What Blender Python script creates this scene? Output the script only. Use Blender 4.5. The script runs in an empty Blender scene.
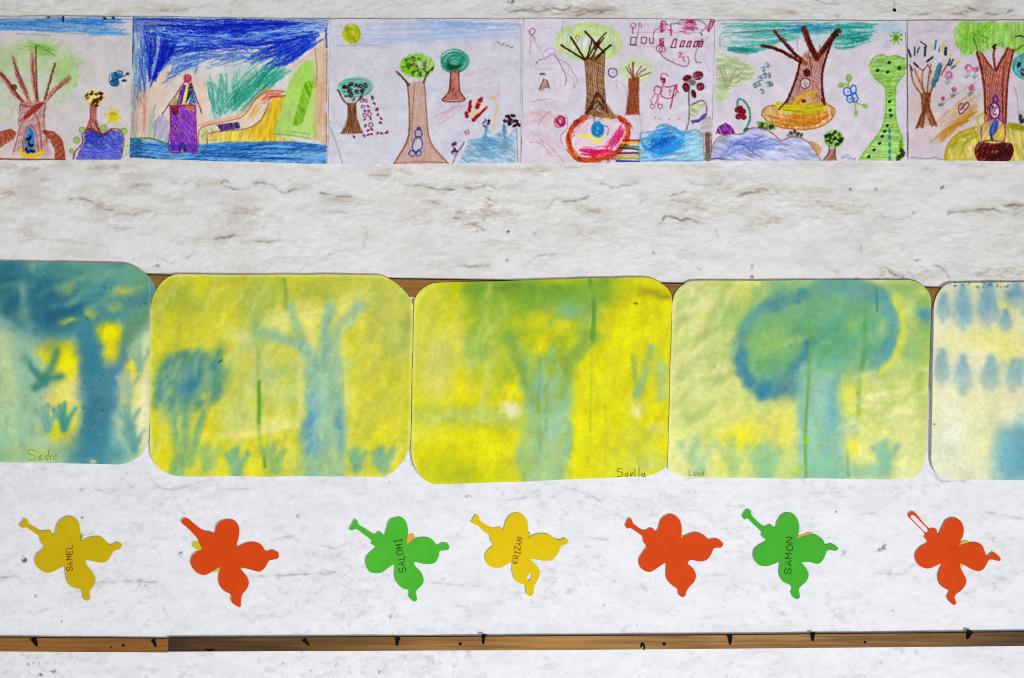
import bpy, bmesh, math, random
import numpy as np
from mathutils import Vector
from mathutils.geometry import delaunay_2d_cdt

# ------------------------------------------------------------------ place and scale
S = 0.0015            # one photo unit is 1.5 mm on the wall
DIST = 2.4            # camera to wall
CX, CZ = 512.0, 339.0
ZC = 1.45             # height of the camera over the floor of the classroom
scene = bpy.context.scene
COL = scene.collection

def world(px, py, d):
    """metres for a spot (px, py) standing d metres in front of the wall"""
    f = (DIST - d) / DIST
    return ((px - CX) * S * f, -d, ZC - (py - CZ) * S * f)

def lin(c):
    c = np.asarray(c, float)
    return np.where(c <= 0.04045, c / 12.92, ((c + 0.055) / 1.055) ** 2.4)

def hx(s):
    s = s.lstrip('#')
    return np.array([int(s[i:i + 2], 16) / 255.0 for i in (0, 2, 4)])

# ------------------------------------------------------------------ noise
def vnoise(X, Y, seed):
    r = np.random.RandomState(seed).rand(128, 128)
    xi = np.floor(X).astype(int); yi = np.floor(Y).astype(int)
    fx = X - xi; fy = Y - yi
    fx = fx * fx * (3 - 2 * fx); fy = fy * fy * (3 - 2 * fy)
    x0 = xi % 128; x1 = (xi + 1) % 128; y0 = yi % 128; y1 = (yi + 1) % 128
    return (r[y0, x0] * (1 - fx) + r[y0, x1] * fx) * (1 - fy) + (r[y1, x0] * (1 - fx) + r[y1, x1] * fx) * fy

def fbm(X, Y, seed, octv=4, gain=0.5):
    a, t, n = 1.0, 0.0, 0.0
    for k in range(octv):
        t = t + a * (vnoise(X * 2 ** k + 17.3 * k, Y * 2 ** k + 5.1 * k, seed + k) - 0.5)
        n += a; a *= gain
    return t / n

def pairs(flat):
    return np.array(flat, float).reshape(-1, 2)

def smooth(P, closed=False, step=5):
    P = np.asarray(P, float)
    n = len(P)
    if n < 3:
        return P
    out = []
    m = n if closed else n - 1
    for i in range(m):
        if closed:
            p0, p1, p2, p3 = P[(i - 1) % n], P[i], P[(i + 1) % n], P[(i + 2) % n]
        else:
            p0 = P[i - 1] if i else 2 * P[0] - P[1]
            p1, p2 = P[i], P[i + 1]
            p3 = P[i + 2] if i + 2 < n else 2 * P[-1] - P[-2]
        for k in range(step):
            t = k / step
            out.append(0.5 * (2 * p1 + (p2 - p0) * t + (2 * p0 - 5 * p1 + 4 * p2 - p3) * t * t + (3 * p1 - p0 - 3 * p2 + p3) * t ** 3))
    if not closed:
        out.append(P[-1])
    return np.array(out)

def inside(X, Y, P):
    m = np.zeros(X.shape, bool)
    n = len(P)
    for i in range(n):
        x0, y0 = P[i]; x1, y1 = P[(i + 1) % n]
        if y0 == y1:
            continue
        c = ((y0 > Y) != (y1 > Y)) & (X < (x1 - x0) * (Y - y0) / (y1 - y0) + x0)
        m ^= c
    return m

def seg_dist(X, Y, P):
    d = np.full(X.shape, 1e9)
    if len(P) == 1:
        return np.hypot(X - P[0][0], Y - P[0][1])
    for a, b in zip(P[:-1], P[1:]):
        vx, vy = b[0] - a[0], b[1] - a[1]
        L = vx * vx + vy * vy + 1e-12
        t = np.clip(((X - a[0]) * vx + (Y - a[1]) * vy) / L, 0, 1)
        d = np.minimum(d, (X - a[0] - t * vx) ** 2 + (Y - a[1] - t * vy) ** 2)
    return np.sqrt(d)

# ------------------------------------------------------------------ pigment on paper
class Art:
    """Pigment laid on a sheet (colour per spot of the sheet, in its own flat frame)."""
    def __init__(s, x0, y0, x1, y1, res, base, seed=1):
        s.x0, s.y0, s.res = x0, y0, res
        s.nx = int((x1 - x0) * res) + 1; s.ny = int((y1 - y0) * res) + 1
        s.img = np.tile(hx(base), (s.ny, s.nx, 1))
        s.X = x0 + np.arange(s.nx)[None, :] / res + np.zeros((s.ny, 1))
        s.Y = y0 + np.arange(s.ny)[:, None] / res + np.zeros((1, s.nx))
        s.r = np.random.RandomState(seed)
        s.seed = seed; s.sig = []
        s.g = 0.55 * s.r.rand(s.ny, s.nx) + 0.45 * vnoise(s.X * 1.1, s.Y * 1.1, seed + 50)
        s.m = fbm(s.X / 26, s.Y / 26, seed + 70, 4)
        s.WX = s.X + 7 * fbm(s.X / 30, s.Y / 30, seed + 80, 3) + 5.0 * fbm(s.X / 8, s.Y / 8, seed + 84, 3, .6)
        s.WY = s.Y + 7 * fbm(s.X / 30, s.Y / 30, seed + 88, 3) + 5.0 * fbm(s.X / 8, s.Y / 8, seed + 92, 3, .6)
        s.ox = s.oy = 0.0; s.k = 1.0
    def t(s, ox, oy, k):
        s.ox, s.oy, s.k = ox, oy, k
    def P(s, flat):
        p = pairs(flat) / s.k
        p[:, 0] += s.ox; p[:, 1] += s.oy
        return p
    def box(s, P, pad):
        i0 = max(0, int((P[:, 0].min() - pad - s.x0) * s.res)); i1 = min(s.nx, int((P[:, 0].max() + pad - s.x0) * s.res) + 2)
        j0 = max(0, int((P[:, 1].min() - pad - s.y0) * s.res)); j1 = min(s.ny, int((P[:, 1].max() + pad - s.y0) * s.res) + 2)
        if i1 <= i0 or j1 <= j0:
            return None
        return (slice(j0, j1), slice(i0, i1))
    def put(s, b, al, c, g=0.0):
        c = hx(c) if isinstance(c, str) else c
        if g:
            al = al * (1 - g * (np.clip((s.g[b] - 0.30) * 2.4, 0, 1)))
        al = np.clip(al, 0, 1)[..., None]
        s.img[b] = s.img[b] * (1 - al) + c * al
    def line(s, p, c, w, a=.85, g=.45, curve=True):          # p already in sheet units
        if curve and len(p) > 2:
            p = smooth(p, step=5)
        b = s.box(p, w + 1)
        if b is None:
            return
        if len(p) > 4:
            j = np.cumsum(s.r.randn(len(p), 2) * .16, 0); t = np.linspace(0, 1, len(p))[:, None]
            p = p + (j - j[-1] * t)
        d = seg_dist(s.X[b], s.Y[b], p) * (1 + .55 * (s.g[b] - .5)) + .25 * (s.g[b] - .5)
        s.put(b, np.clip((w / 2 - d) * 1.5 + .5, 0, 1) * a, c, g)
    def ln(s, flat, c, w, a=.85, g=.45, curve=True):
        s.line(s.P(flat), c, w / s.k, a, g, curve)
    def sign(s, flat):                                      # a pen stroke of a signature, kept for later
        s.sig.append(smooth(s.P(flat), step=4))
    def fl(s, flat, c, a=.85, g=.4, curve=False, edge=0.6, streak=True):
        p = s.P(flat)
        if curve:
            p = smooth(p, True)
        b = s.box(p, 2)
        if b is None:
            return
        X, Y = s.X[b], s.Y[b]
        ins = inside(X, Y, p)
        d = seg_dist(X, Y, np.vstack([p, p[:1]]))
        cov = np.clip(np.where(ins, d, -d) / edge + .5, 0, 1) * a
        if streak and np.ptp(p[:, 0]) * np.ptp(p[:, 1]) > 40:
            an = s.r.rand() * 3.14; sd = s.r.randint(1, 9999)
            u = X * math.cos(an) + Y * math.sin(an); v = -X * math.sin(an) + Y * math.cos(an) + .8 * fbm(X / 8, Y / 8, sd, 2)
            n1 = vnoise(u / 7, v / .75, sd + 1); n2 = vnoise(u / 10 + 30, v / 1.5, sd + 2)
            cov = cov * (1 - .55 * np.clip((n1 - .52) * 3.0, 0, 1))
            cc = hx(c) if isinstance(c, str) else c
            cc = np.clip(cc * (.72 + .5 * n2)[..., None], 0, 1)
            s.put(b, cov, cc, g)
            return
        s.put(b, cov, c, g)
    def ht(s, flat, c, ang=45, gap=6, w=4, a=.7, rag=6, g=.45, bend=1.0):
        """scribbled parallel strokes inside an outline"""
        p = s.P(flat); gap /= s.k; w /= s.k; rag /= s.k
        b = s.box(p, rag + 1)
        if b is None:
            return
        X, Y = s.X[b], s.Y[b]
        an = math.radians(ang); ca, sa = math.cos(an), -math.sin(an)
        u = X * ca + Y * sa; v = -X * sa + Y * ca
        sd = s.r.randint(1, 9999)
        v = v + bend * gap * 1.3 * (vnoise(X / (gap * 6), Y / (gap * 6), sd) - .5) * 2
        idx = np.floor(v / gap).astype(int); idx -= idx.min()
        n = idx.max() + 1
        fr = np.abs((v / gap) % 1 - .5) * gap
        off = (s.r.rand(n) - .5) * 2 * rag; am = .45 + .55 * s.r.rand(n); ww = w * (.6 + .6 * s.r.rand(n))
        o = off[idx]
        ins = inside(X + o * ca, Y + o * sa, p)
        cov = np.clip((ww[idx] / 2 - fr) * 1.6 + .5, 0, 1) * am[idx]
        s.put(b, ins * cov * a, c, g)
    def fw(s, fa, fb, n, c, w, a=.7, jit=3, lo=.25, hi=1.0, g=.5):
        """strokes running between two guide lines"""
        A = smooth(s.P(fa), step=6); B = smooth(s.P(fb), step=6)
        def rs(P, q):
            L = np.r_[0, np.cumsum(np.hypot(*np.diff(P, axis=0).T))]; L /= L[-1]
            return np.c_[np.interp(q, L, P[:, 0]), np.interp(q, L, P[:, 1])]
        for _ in range(n):
            f = s.r.rand(); ln_ = lo + (hi - lo) * s.r.rand(); st = s.r.rand() * (1 - ln_)
            q = np.linspace(st, st + ln_, 7)
            p = rs(A, q) * (1 - f) + rs(B, q) * f + s.r.randn(1, 2) * jit / s.k + s.r.randn(7, 2) * jit * .3 / s.k
            s.line(p, c, w / s.k * (.6 + .7 * s.r.rand()), a * (.5 + .5 * s.r.rand()), g, True)
    def el(s, cx, cy, rx, ry, c, w, a=.85, rot=0, g=.35, t0=0, t1=360):
        q = np.radians(np.linspace(t0, t1, 26)); ro = math.radians(rot)
        x = rx * np.cos(q); y = ry * np.sin(q)
        f = np.c_[cx + x * math.cos(ro) - y * math.sin(ro), cy + x * math.sin(ro) + y * math.cos(ro)]
        s.ln(f.ravel(), c, w, a, g, False)
    def ds(s, cx, cy, rx, c, ry=None, a=.85, rot=0, g=.35):
        ry = ry or rx
        q = np.radians(np.linspace(0, 345, 24)); ro = math.radians(rot)
        x = rx * np.cos(q); y = ry * np.sin(q)
        f = np.c_[cx + x * math.cos(ro) - y * math.sin(ro), cy + x * math.sin(ro) + y * math.cos(ro)]
        s.fl(f.ravel(), c, a, g, streak=rx / s.k > 4)
    def dab(s, flat, c, r, a=.85):                          # many small dots
        for x, y in pairs(flat):
            an = s.r.rand() * 3.14
            dx, dy = r * .45 * math.cos(an), r * .45 * math.sin(an)
            s.ln([x - dx, y - dy, x + dx, y + dy], c, r * 1.3, a, .2, False)
    def dabs_in(s, cx, cy, rx, ry, n, c, r, a=.85):
        for _ in range(n):
            q = s.r.rand() * 6.283; f = math.sqrt(s.r.rand())
            s.dab([cx + rx * f * math.cos(q), cy + ry * f * math.sin(q)], c, r * (.7 + .6 * s.r.rand()), a)
    def swirl(s, cx, cy, rx, ry, n, c, w, a=.7, jit=.15):
        for _ in range(n):
            f = .25 + .75 * s.r.rand(); t0 = s.r.rand() * 360
            s.el(cx + s.r.randn() * rx * jit * .5, cy + s.r.randn() * ry * jit * .5, rx * f, ry * f, c, w, a * (.5 + .5 * s.r.rand()), s.r.randn() * 8, .4, t0, t0 + 120 + 240 * s.r.rand())
    # wet colour
    def bl(s, cx, cy, rx, ry, c, a=.8, rot=0, p=2.0, mott=1.0):
        q = s.P([cx, cy]); rx /= s.k; ry /= s.k
        b = s.box(q, 2.0 * max(rx, ry))
        if b is None:
            return
        ro = math.radians(rot)
        X = s.WX[b] - q[0, 0]; Y = s.WY[b] - q[0, 1]
        x = (X * math.cos(ro) + Y * math.sin(ro)) / rx; y = (-X * math.sin(ro) + Y * math.cos(ro)) / ry
        r = np.sqrt(x * x + y * y) * (1 + mott * .9 * s.m[b])
        s.put(b, a * np.exp(-(r ** p) * .9) * (1 + .6 * s.m[b]), c)
    def ws(s, flat, c, w, a=.8, p=3.0, mott=1.0):
        q = s.P(flat)
        if len(q) > 2:
            q = smooth(q, step=5)
        w /= s.k
        b = s.box(q, w * 1.1)
        if b is None:
            return
        f = np.clip((w - 4) / 8, 0, 1)
        d = seg_dist(s.X[b] + f * (s.WX[b] - s.X[b]), s.Y[b] + f * (s.WY[b] - s.Y[b]), q) / (w / 2)
        d = d * (1 + mott * .7 * s.m[b])
        s.put(b, a * np.exp(-(d ** p) * .8) * (1 + .7 * s.m[b]), c)
    def brush(s, flat, c, ang, gap, a, n=None, L=5.0):      # soft separate brush marks inside an outline
        p = pairs(flat); lo = p.min(0); hi = p.max(0)
        n = n or int((hi[0] - lo[0]) * (hi[1] - lo[1]) / (gap * gap * L * 1.3))
        for _ in range(n):
            x, y = lo + (hi - lo) * s.r.rand(2)
            if not inside(np.array([x]), np.array([y]), p)[0]:
                continue
            an = math.radians(ang + s.r.randn() * 14); dx, dy = math.cos(an), -math.sin(an); l = gap * L * (.3 + .4 * s.r.rand()); bx, by = s.r.randn(2) * gap * .4
            s.ws([x - dx * l, y - dy * l, x + bx, y + by, x + dx * l, y + dy * l], c, gap * (.7 + .8 * s.r.rand()), a * (.35 + .65 * s.r.rand()), 2.2, .9)
    def press(s, base, k, sat=1.0):
        """heavier or lighter hand: pigment stands further from the bare paper"""
        d = s.img - hx(base)
        m = d.mean(-1, keepdims=True)
        s.img = np.clip(hx(base) + m * k + (d - m) * k * sat, .015, 1)
    def tune(s):
        """paint box of this class: lemon rather than golden yellow, greenish rather than violet blue"""
        R, G, B = s.img[..., 0], s.img[..., 1], s.img[..., 2]
        B -= .55 * np.clip(B - G - .05, 0, 1)
        G += .55 * np.clip(R - G - .01, 0, .12) * np.clip((R - B - .2) * 3, 0, 1)
        np.clip(s.img, 0, 1, out=s.img)
    def mottle(s, amt, cell, seed):
        n = fbm(s.X / cell, s.Y / cell, seed, 4)
        s.img = np.clip(s.img * (1 + amt * n[..., None]), 0, 1)
    def sample(s, PX, PY):
        i = np.clip((PX - s.x0) * s.res, 0, s.nx - 1.001); j = np.clip((PY - s.y0) * s.res, 0, s.ny - 1.001)
        i0 = i.astype(int); j0 = j.astype(int); fi = (i - i0)[..., None]; fj = (j - j0)[..., None]
        im = s.img
        return (im[j0, i0] * (1 - fi) + im[j0, i0 + 1] * fi) * (1 - fj) + (im[j0 + 1, i0] * (1 - fi) + im[j0 + 1, i0 + 1] * fi) * fj

# simple pen letters on a 4 x 6 box, baseline at y = 6
FONT = {
 'S': [[4, 1, 3, 0, 1, 0, 0, 1, 0, 2, 1, 3, 3, 3, 4, 4, 4, 5, 3, 6, 1, 6, 0, 5]],
 'A': [[0, 6, 2, 0, 4, 6], [.8, 4, 3.2, 4]], 'M': [[0, 6, 0, 0, 2, 4, 4, 0, 4, 6]],
 'E': [[4, 0, 0, 0, 0, 6, 4, 6], [0, 3, 3, 3]], 'L': [[0, 0, 0, 6, 4, 6]],
 'O': [[2, 0, 0, 1.5, 0, 4.5, 2, 6, 4, 4.5, 4, 1.5, 2, 0]], 'I': [[2, 0, 2, 6], [.5, 0, 3.5, 0], [.5, 6, 3.5, 6]],
 'K': [[0, 0, 0, 6], [4, 0, 0, 3.2, 4, 6]], 'R': [[0, 6, 0, 0, 3, 0, 4, 1.5, 3, 3, 0, 3], [2, 3, 4, 6]],
 'Z': [[0, 0, 4, 0, 0, 6, 4, 6]], 'N': [[0, 6, 0, 0, 4, 6, 4, 0]],
}
# ================================================================== the six crayon drawings
def sheet_art(quad, base, seed, res=1.7):
    q = pairs(quad)
    return Art(q[:, 0].min() - 1, q[:, 1].min() - 1, q[:, 0].max() + 1, q[:, 1].max() + 1, res, base, seed)

def draw_red_tree(A):
    A.t(0, 10, 4.237)
    A.ht([-280, 120, 560, 120, 560, 630, -280, 630], '#c3c2ae', 70, 9, 6, .35, 30)
    A.fw([-280, 32, 100, 34, 556, 32], [-280, 95, 100, 88, 556, 116], 90, '#5f92c6', 4.5, .6, 5, .12, .45)
    A.fw([-280, 40, 100, 44, 556, 36], [-280, 88, 100, 80, 556, 105], 34, '#3f86cc', 4.5, .7, 5, .06, .25)
    A.fw([180, 33, 556, 34], [300, 60, 556, 62], 16, '#2f78c4', 7, .7, 3, .2, .5)
    A.fw([300, 84, 556, 90], [380, 108, 556, 112], 16, '#4a9cd8', 6, .6, 3, .2, .5)
    A.ln([0, 58, 60, 64, 150, 62], '#2a5a96', 4, .6); A.ln([150, 42, 260, 36], '#26508c', 4, .6); A.ln([420, 88, 500, 60], '#34609a', 3, .5)
    A.dab([206, 30, 268, 30, 268, 42, 440, 30, 446, 37, 480, 34], '#1c2030', 6, .9)
    A.ln([266, 28, 266, 50], '#1c2840', 5, .8)
    # crown
    A.ht([-60, 180, 60, 125, 180, 110, 290, 150, 345, 240, 330, 320, 260, 400, 180, 380, 90, 400, -60, 420], '#a9cc85', 60, 9, 7, .6, 40)
    A.ht([-40, 160, 90, 125, 200, 120, 330, 200, 330, 320, 210, 300, 100, 250, -40, 280], '#8fc455', 25, 9, 5, .6, 40)
    A.ht([230, 200, 335, 200, 340, 300, 240, 330], '#84c04a', 75, 7, 5, .65, 25)
    A.fw([90, 145, 150, 160, 240, 190], [110, 125, 150, 150, 220, 150], 16, '#6aa82c', 4, .6, 10, .4, 1)
    A.ln([150, 155, 180, 160, 230, 190], '#4f8f20', 6, .7); A.ln([20, 400, 50, 420, 45, 450, 20, 470], '#9cc07a', 8, .6)
    A.ht([-40, 420, 40, 410, 40, 470, -40, 500], '#d5d39a', 40, 7, 5, .4, 20)
    # limbs
    for f, w in (([-40, 235, 20, 290, 60, 350, 105, 398], 22), ([55, 200, 75, 270, 110, 350, 128, 395], 15), ([136, 185, 140, 280, 158, 390], 22), ([298, 288, 245, 330, 185, 388], 14)):
        A.ln(f, '#c08a88', w, .8, .4); A.fw(f, [v + (3 if i % 2 == 0 else -2) for i, v in enumerate(f)], 9, '#93463a', 4, .75, 4, .4, 1)
    A.ln([150, 155, 153, 250, 158, 390], '#5a2c1c', 6, .85); A.ln([232, 228, 215, 290, 190, 375], '#6f3420', 10, .9)
    A.ln([58, 200, 68, 245, 100, 330], '#6f2f28', 4, .7); A.ln([-20, 250, 30, 300, 95, 390], '#7a2f2a', 5, .8)
    A.ds(60, 327, 13, '#54381a'); A.ds(60, 324, 6, '#8a5a20')
    # trunk
    A.fl([85, 392, 196, 388, 188, 480, 205, 600, 70, 600, 85, 480], '#c8a2a4', .75)
    A.ht([82, 392, 198, 388, 190, 480, 220, 610, 50, 610, 85, 480], '#a35a52', 75, 7, 4, .75, 10)
    A.fw([196, 392, 150, 430, 90, 480], [170, 392, 130, 420, 95, 460], 18, '#953c2e', 5, .85, 4, .5, 1)
    A.ln([85, 400, 120, 410, 190, 394], '#8a352a', 6, .8); A.ln([85, 400, 80, 480, 84, 500, 60, 600], '#8f4540', 5, .7)
    A.ln([192, 392, 188, 480, 200, 560], '#8f4540', 5, .7); A.ln([140, 430, 165, 480, 178, 600], '#93463a', 7, .7)
    # red banks
    A.fl([-80, 560, -20, 520, 45, 502, 72, 520, 60, 546, 20, 570, -20, 600, -60, 632, -80, 632], '#8c3016', .85)
    A.ht([-80, 560, 45, 500, 74, 520, 10, 580, -60, 632], '#b0502c', 30, 6, 3, .6, 6)
    A.fl([178, 512, 230, 518, 262, 555, 274, 600, 268, 633, 232, 633, 232, 590, 205, 545], '#8f331a', .88)
    A.ht([178, 512, 230, 518, 262, 555, 274, 600, 268, 633, 225, 633, 232, 590], '#b8583a', 125, 7, 3, .6, 6)
    A.ht([0, 560, 60, 540, 60, 632, -20, 632], '#c89a94', 60, 8, 5, .5, 8)
    A.ln([-60, 630, 100, 633, 272, 633], '#8a2c1c', 7, .85); A.ln([178, 512, 230, 518, 264, 558, 275, 633], '#a23a1c', 6, .9)
    A.ht([185, 560, 230, 590, 230, 630, 180, 630], '#c890a8', 70, 7, 5, .5, 6)
    # doorway
    A.fl([105, 600, 102, 550, 118, 500, 130, 494, 145, 520, 152, 600], '#4a92c4', .9)
    A.fl([118, 560, 116, 520, 126, 498, 142, 515, 146, 560], '#2f7fc0', .8)
    A.dab([118, 548, 124, 570, 112, 590, 132, 596, 140, 600, 120, 602, 128, 540, 135, 575], '#141f4e', 9); A.dab([140, 588, 108, 560], '#5f9a3a', 8)
    A.ln([100, 600, 98, 545, 122, 488, 150, 518, 163, 600], '#9a4a40', 5, .8)
    A.ln([84, 596, 98, 614, 130, 622, 165, 615, 182, 598], '#dcc21a', 15, .95, .2)
    # little tree, star, pool
    A.fl([380, 400, 411, 400, 408, 460, 418, 500, 432, 525, 362, 505, 380, 460], '#b5685a', .85); A.ht([380, 400, 411, 400, 408, 460, 432, 525, 362, 508, 380, 460], '#803222', 85, 6, 4, .8, 5)
    A.ds(401, 374, 43, '#d9bd62', 33, .85); A.dabs_in(401, 374, 42, 32, 24, '#523208', 6.5, .9)
    for an in range(10, 180, 60):
        dx, dy = 31 * math.cos(math.radians(an)), 33 * math.sin(math.radians(an))
        A.ln([480 - dx, 450 - dy, 480 + dx, 450 + dy], '#d6c42a', 14, .85)
    A.ds(480, 450, 19, '#cbb41c')
    A.fl([322, 634, 335, 595, 358, 560, 355, 520, 380, 505, 410, 512, 432, 527, 470, 508, 505, 512, 522, 545, 516, 600, 512, 634], '#5660c4', .9)
    A.ht([322, 634, 358, 560, 355, 520, 380, 505, 432, 527, 505, 512, 522, 545, 512, 634], '#2c3cb8', 5, 8, 5, .8, 8)
    A.ht([355, 560, 360, 520, 410, 515, 440, 540, 480, 560, 400, 580], '#1f2f9c', 35, 7, 5, .85, 8)
    A.ht([330, 630, 350, 590, 500, 580, 505, 630], '#8d96e0', 4, 10, 4, .6, 8)
    A.ln([312, 632, 322, 600, 352, 562, 350, 530, 372, 505, 392, 500, 408, 512, 440, 522, 470, 505, 505, 508, 524, 545, 516, 615], '#8a2c34', 6, .85)
    A.ln([405, 470, 415, 500, 440, 528, 470, 508], '#7a1f24', 6, .8)
    for x, y, r in ((325, 552, 14), (347, 508, 13), (440, 500, 14), (525, 512, 13), (303, 596, 10)):
        A.ds(x, y, r, '#8fb95a', a=.75); A.el(x, y, r, r, '#5f8a2c', 3, .7)
    A.ln([520, 580, 548, 572], '#8fb95a', 8, .7); A.ln([525, 620, 548, 600], '#8a9a6a', 4, .7); A.ln([520, 602, 545, 590], '#b0c48a', 5, .6)
    # butterfly
    A.ds(503, 272, 18, '#1f6ea6', 14, .92, -25); A.ds(484, 280, 13, '#1c6898', 17, .92, 20); A.ds(478, 308, 12, '#1a6698', 16, .92); A.ds(493, 308, 13, '#175c8c', 17, .92); A.ln([466, 304, 500, 292, 545, 270], '#152c44', 4, .9)
    A.ds(541, 270, 8, '#2c2656', 6); A.ds(526, 299, 12, '#202a6a', 6)
    A.el(503, 272, 18, 14, '#0c3a62', 4, .8, -25); A.el(482, 294, 18, 28, '#0c3a62', 3, .7)

def draw_castle(A):
    A.t(128, 10, 4.237)
    A.ht([60, 280, 250, 240, 330, 300, 340, 480, 180, 560, 10, 560, 5, 330], '#e2b896', 78, 8, 6, .7, 30)
    A.ht([5, 330, 90, 330, 90, 540, 5, 540], '#d59a80', 88, 8, 5, .65, 20)
    A.ht([300, 300, 340, 290, 350, 480, 300, 480], '#e6c8b0', 80, 8, 6, .6, 20)
    # left upright strokes
    A.ht([12, 40, 40, 30, 40, 560, 8, 560], '#4f929c', 89, 6, 4, .75, 30)
    A.ht([40, 150, 90, 200, 90, 330, 30, 380], '#8296c4', 86, 7, 5, .6, 30); A.ht([24, 180, 60, 180, 55, 420, 24, 420], '#3c6ab0', 88, 7, 4, .6, 40)
    A.ht([85, 430, 115, 410, 115, 540, 85, 540], '#4c8f78', 78, 7, 5, .6, 15); A.ht([60, 300, 80, 300, 80, 540, 60, 540], '#8fb0b8', 88, 7, 4, .5, 25)
    # teal wash
    A.ht([320, 300, 480, 220, 640, 190, 680, 260, 560, 350, 470, 445, 360, 460], '#8cc8b2', 55, 9, 7, .6, 25)
    A.fw([335, 285, 350, 370, 375, 450], [390, 260, 380, 360, 385, 440], 10, '#3c9a86', 6, .65, 8, .5, 1)
    A.fw([400, 440, 440, 350, 560, 215], [480, 430, 570, 340, 700, 240], 40, '#2f9c84', 6, .7, 8, .3, .8)
    A.fw([520, 330, 580, 270, 640, 220], [560, 340, 620, 290, 690, 240], 14, '#1f9080', 6, .7, 6, .3, .8)
    A.fw([130, 330, 180, 280, 300, 180], [300, 270, 300, 250, 330, 190], 16, '#7faebc', 5, .5, 10, .3, .8)
    # deep blue
    A.fl([22, 30, 850, 38, 846, 90, 700, 130, 560, 158, 400, 150, 300, 170, 200, 200, 130, 240, 95, 320, 70, 200, 40, 120], '#4a72cc', .62)
    A.fw([24, 36, 300, 42, 600, 44, 846, 48], [60, 110, 300, 110, 560, 118, 840, 85], 105, '#0c33ae', 6, .8, 7, .12, .4)
    A.fw([120, 120, 300, 120, 560, 130, 830, 95], [130, 200, 300, 165, 560, 165, 760, 130], 62, '#1238b2', 6, .8, 8, .1, .35)
    A.fw([50, 60, 80, 180, 95, 310], [230, 80, 190, 180, 110, 300], 44, '#0c2faa', 7, .8, 6, .3, .9)
    A.fw([845, 95, 720, 200, 600, 280], [800, 90, 600, 160, 480, 210], 44, '#143fb6', 7, .75, 6, .2, .6)
    A.fw([520, 180, 640, 170, 800, 110], [600, 270, 700, 215, 840, 110], 20, '#1844bc', 7, .75, 6, .3, .7)
    A.fw([150, 240, 250, 190, 420, 170], [170, 280, 300, 220, 460, 200], 16, '#2b5cc0', 5, .6, 8, .3, .8)
    A.fw([60, 75, 300, 95, 600, 75, 830, 70], [100, 120, 330, 150, 580, 130, 800, 80], 90, '#a3c0ea', 3.4, .75, 10, .04, .16)
    A.fw([420, 100, 560, 95, 700, 70, 840, 66], [420, 110, 560, 110, 700, 90, 840, 78], 30, '#b4cdee', 3.4, .8, 5, .08, .3)
    A.ln([95, 325, 120, 270, 150, 220], '#0f2f9a', 6, .85); A.ln([310, 150, 300, 200, 285, 265], '#2f58b8', 5, .8); A.ln([300, 160, 275, 250], '#4a70c0', 4, .6)
    A.fl([18, 28, 26, 28, 26, 180, 12, 300], '#1f46a8', .7)
    A.ht([24, 30, 200, 30, 200, 60, 24, 100], '#0a1f80', 12, 7, 4, .6, 15)
    A.fw([130, 250, 200, 210, 330, 180], [150, 330, 240, 260, 400, 190], 34, '#3f6cc4', 4.5, .65, 9, .2, .6); A.fw([320, 200, 440, 175, 600, 170], [330, 260, 440, 220, 580, 200], 30, '#3f74bc', 4.5, .6, 9, .15, .5)
    A.fw([340, 300, 360, 400, 380, 460], [480, 240, 470, 340, 470, 440], 44, '#4aa68e', 5, .65, 8, .2, .7); A.fw([360, 450, 420, 360, 540, 240], [440, 450, 520, 350, 640, 230], 40, '#2f947c', 4.5, .7, 9, .15, .5)
    A.fw([28, 60, 40, 250, 40, 420], [90, 150, 90, 260, 84, 340], 36, '#3c62b4', 4.5, .65, 6, .2, .6); A.fw([14, 300, 20, 420, 20, 540], [80, 330, 80, 430, 70, 540], 20, '#c07a5c', 4, .5, 5, .2, .5)
    # hill at the side
    A.fl([664, 350, 690, 290, 735, 230, 790, 208, 800, 540, 612, 532], '#c0d98a', .9, .3, streak=False)
    A.ht([664, 350, 690, 290, 735, 230, 790, 208, 800, 540, 612, 532], '#9ecb55', 66, 9, 7, .75, 14)
    A.ht([664, 350, 690, 290, 735, 230, 790, 208, 790, 330, 690, 420], '#86c030', 70, 9, 5, .7, 12)
    A.fl([752, 300, 790, 302, 770, 380, 738, 482, 690, 500, 712, 430, 735, 350], '#70aa1e', .8); A.ht([620, 480, 690, 420, 690, 530, 618, 530], '#8fae6a', 75, 8, 6, .7, 8)
    A.ln([618, 525, 700, 530, 780, 545], '#7a8a2c', 5, .6); A.ln([690, 515, 770, 525], '#4f7a3a', 4, .6)
    A.ht([792, 180, 842, 110, 846, 560, 780, 560], '#cf9a64', 86, 7, 6, .75, 20); A.ht([800, 300, 842, 300, 842, 480, 796, 480], '#b8763a', 82, 8, 4, .7, 20)
    A.ln([792, 160, 800, 240, 796, 330], '#a86a34', 5, .7); A.ln([838, 80, 842, 160], '#1f44a0', 7, .9); A.ln([843, 170, 840, 560], '#8a5a34', 4, .7)
    A.ln([700, 240, 740, 212, 800, 170], '#d8ab88', 16, .6); A.ds(842, 412, 16, '#cbc7d8', 22)
    # yellow field and path
    A.fl([330, 556, 350, 522, 480, 512, 548, 485, 590, 425, 612, 376, 664, 366, 640, 450, 614, 532, 720, 552, 520, 562], '#e2c02a', .92)
    A.ht([480, 520, 548, 488, 612, 380, 662, 370, 614, 534, 520, 556], '#d3a408', 60, 8, 6, .75, 8); A.ht([340, 530, 500, 520, 520, 556, 340, 552], '#ecd684', 8, 7, 5, .8, 8)
    A.fl([305, 560, 312, 505, 345, 490, 470, 462, 510, 425, 552, 368, 600, 342, 660, 345, 658, 366, 606, 372, 590, 412, 560, 470, 500, 502, 352, 520, 338, 545, 335, 590, 310, 604], '#dccdb8', .9, .3, streak=False)
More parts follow.
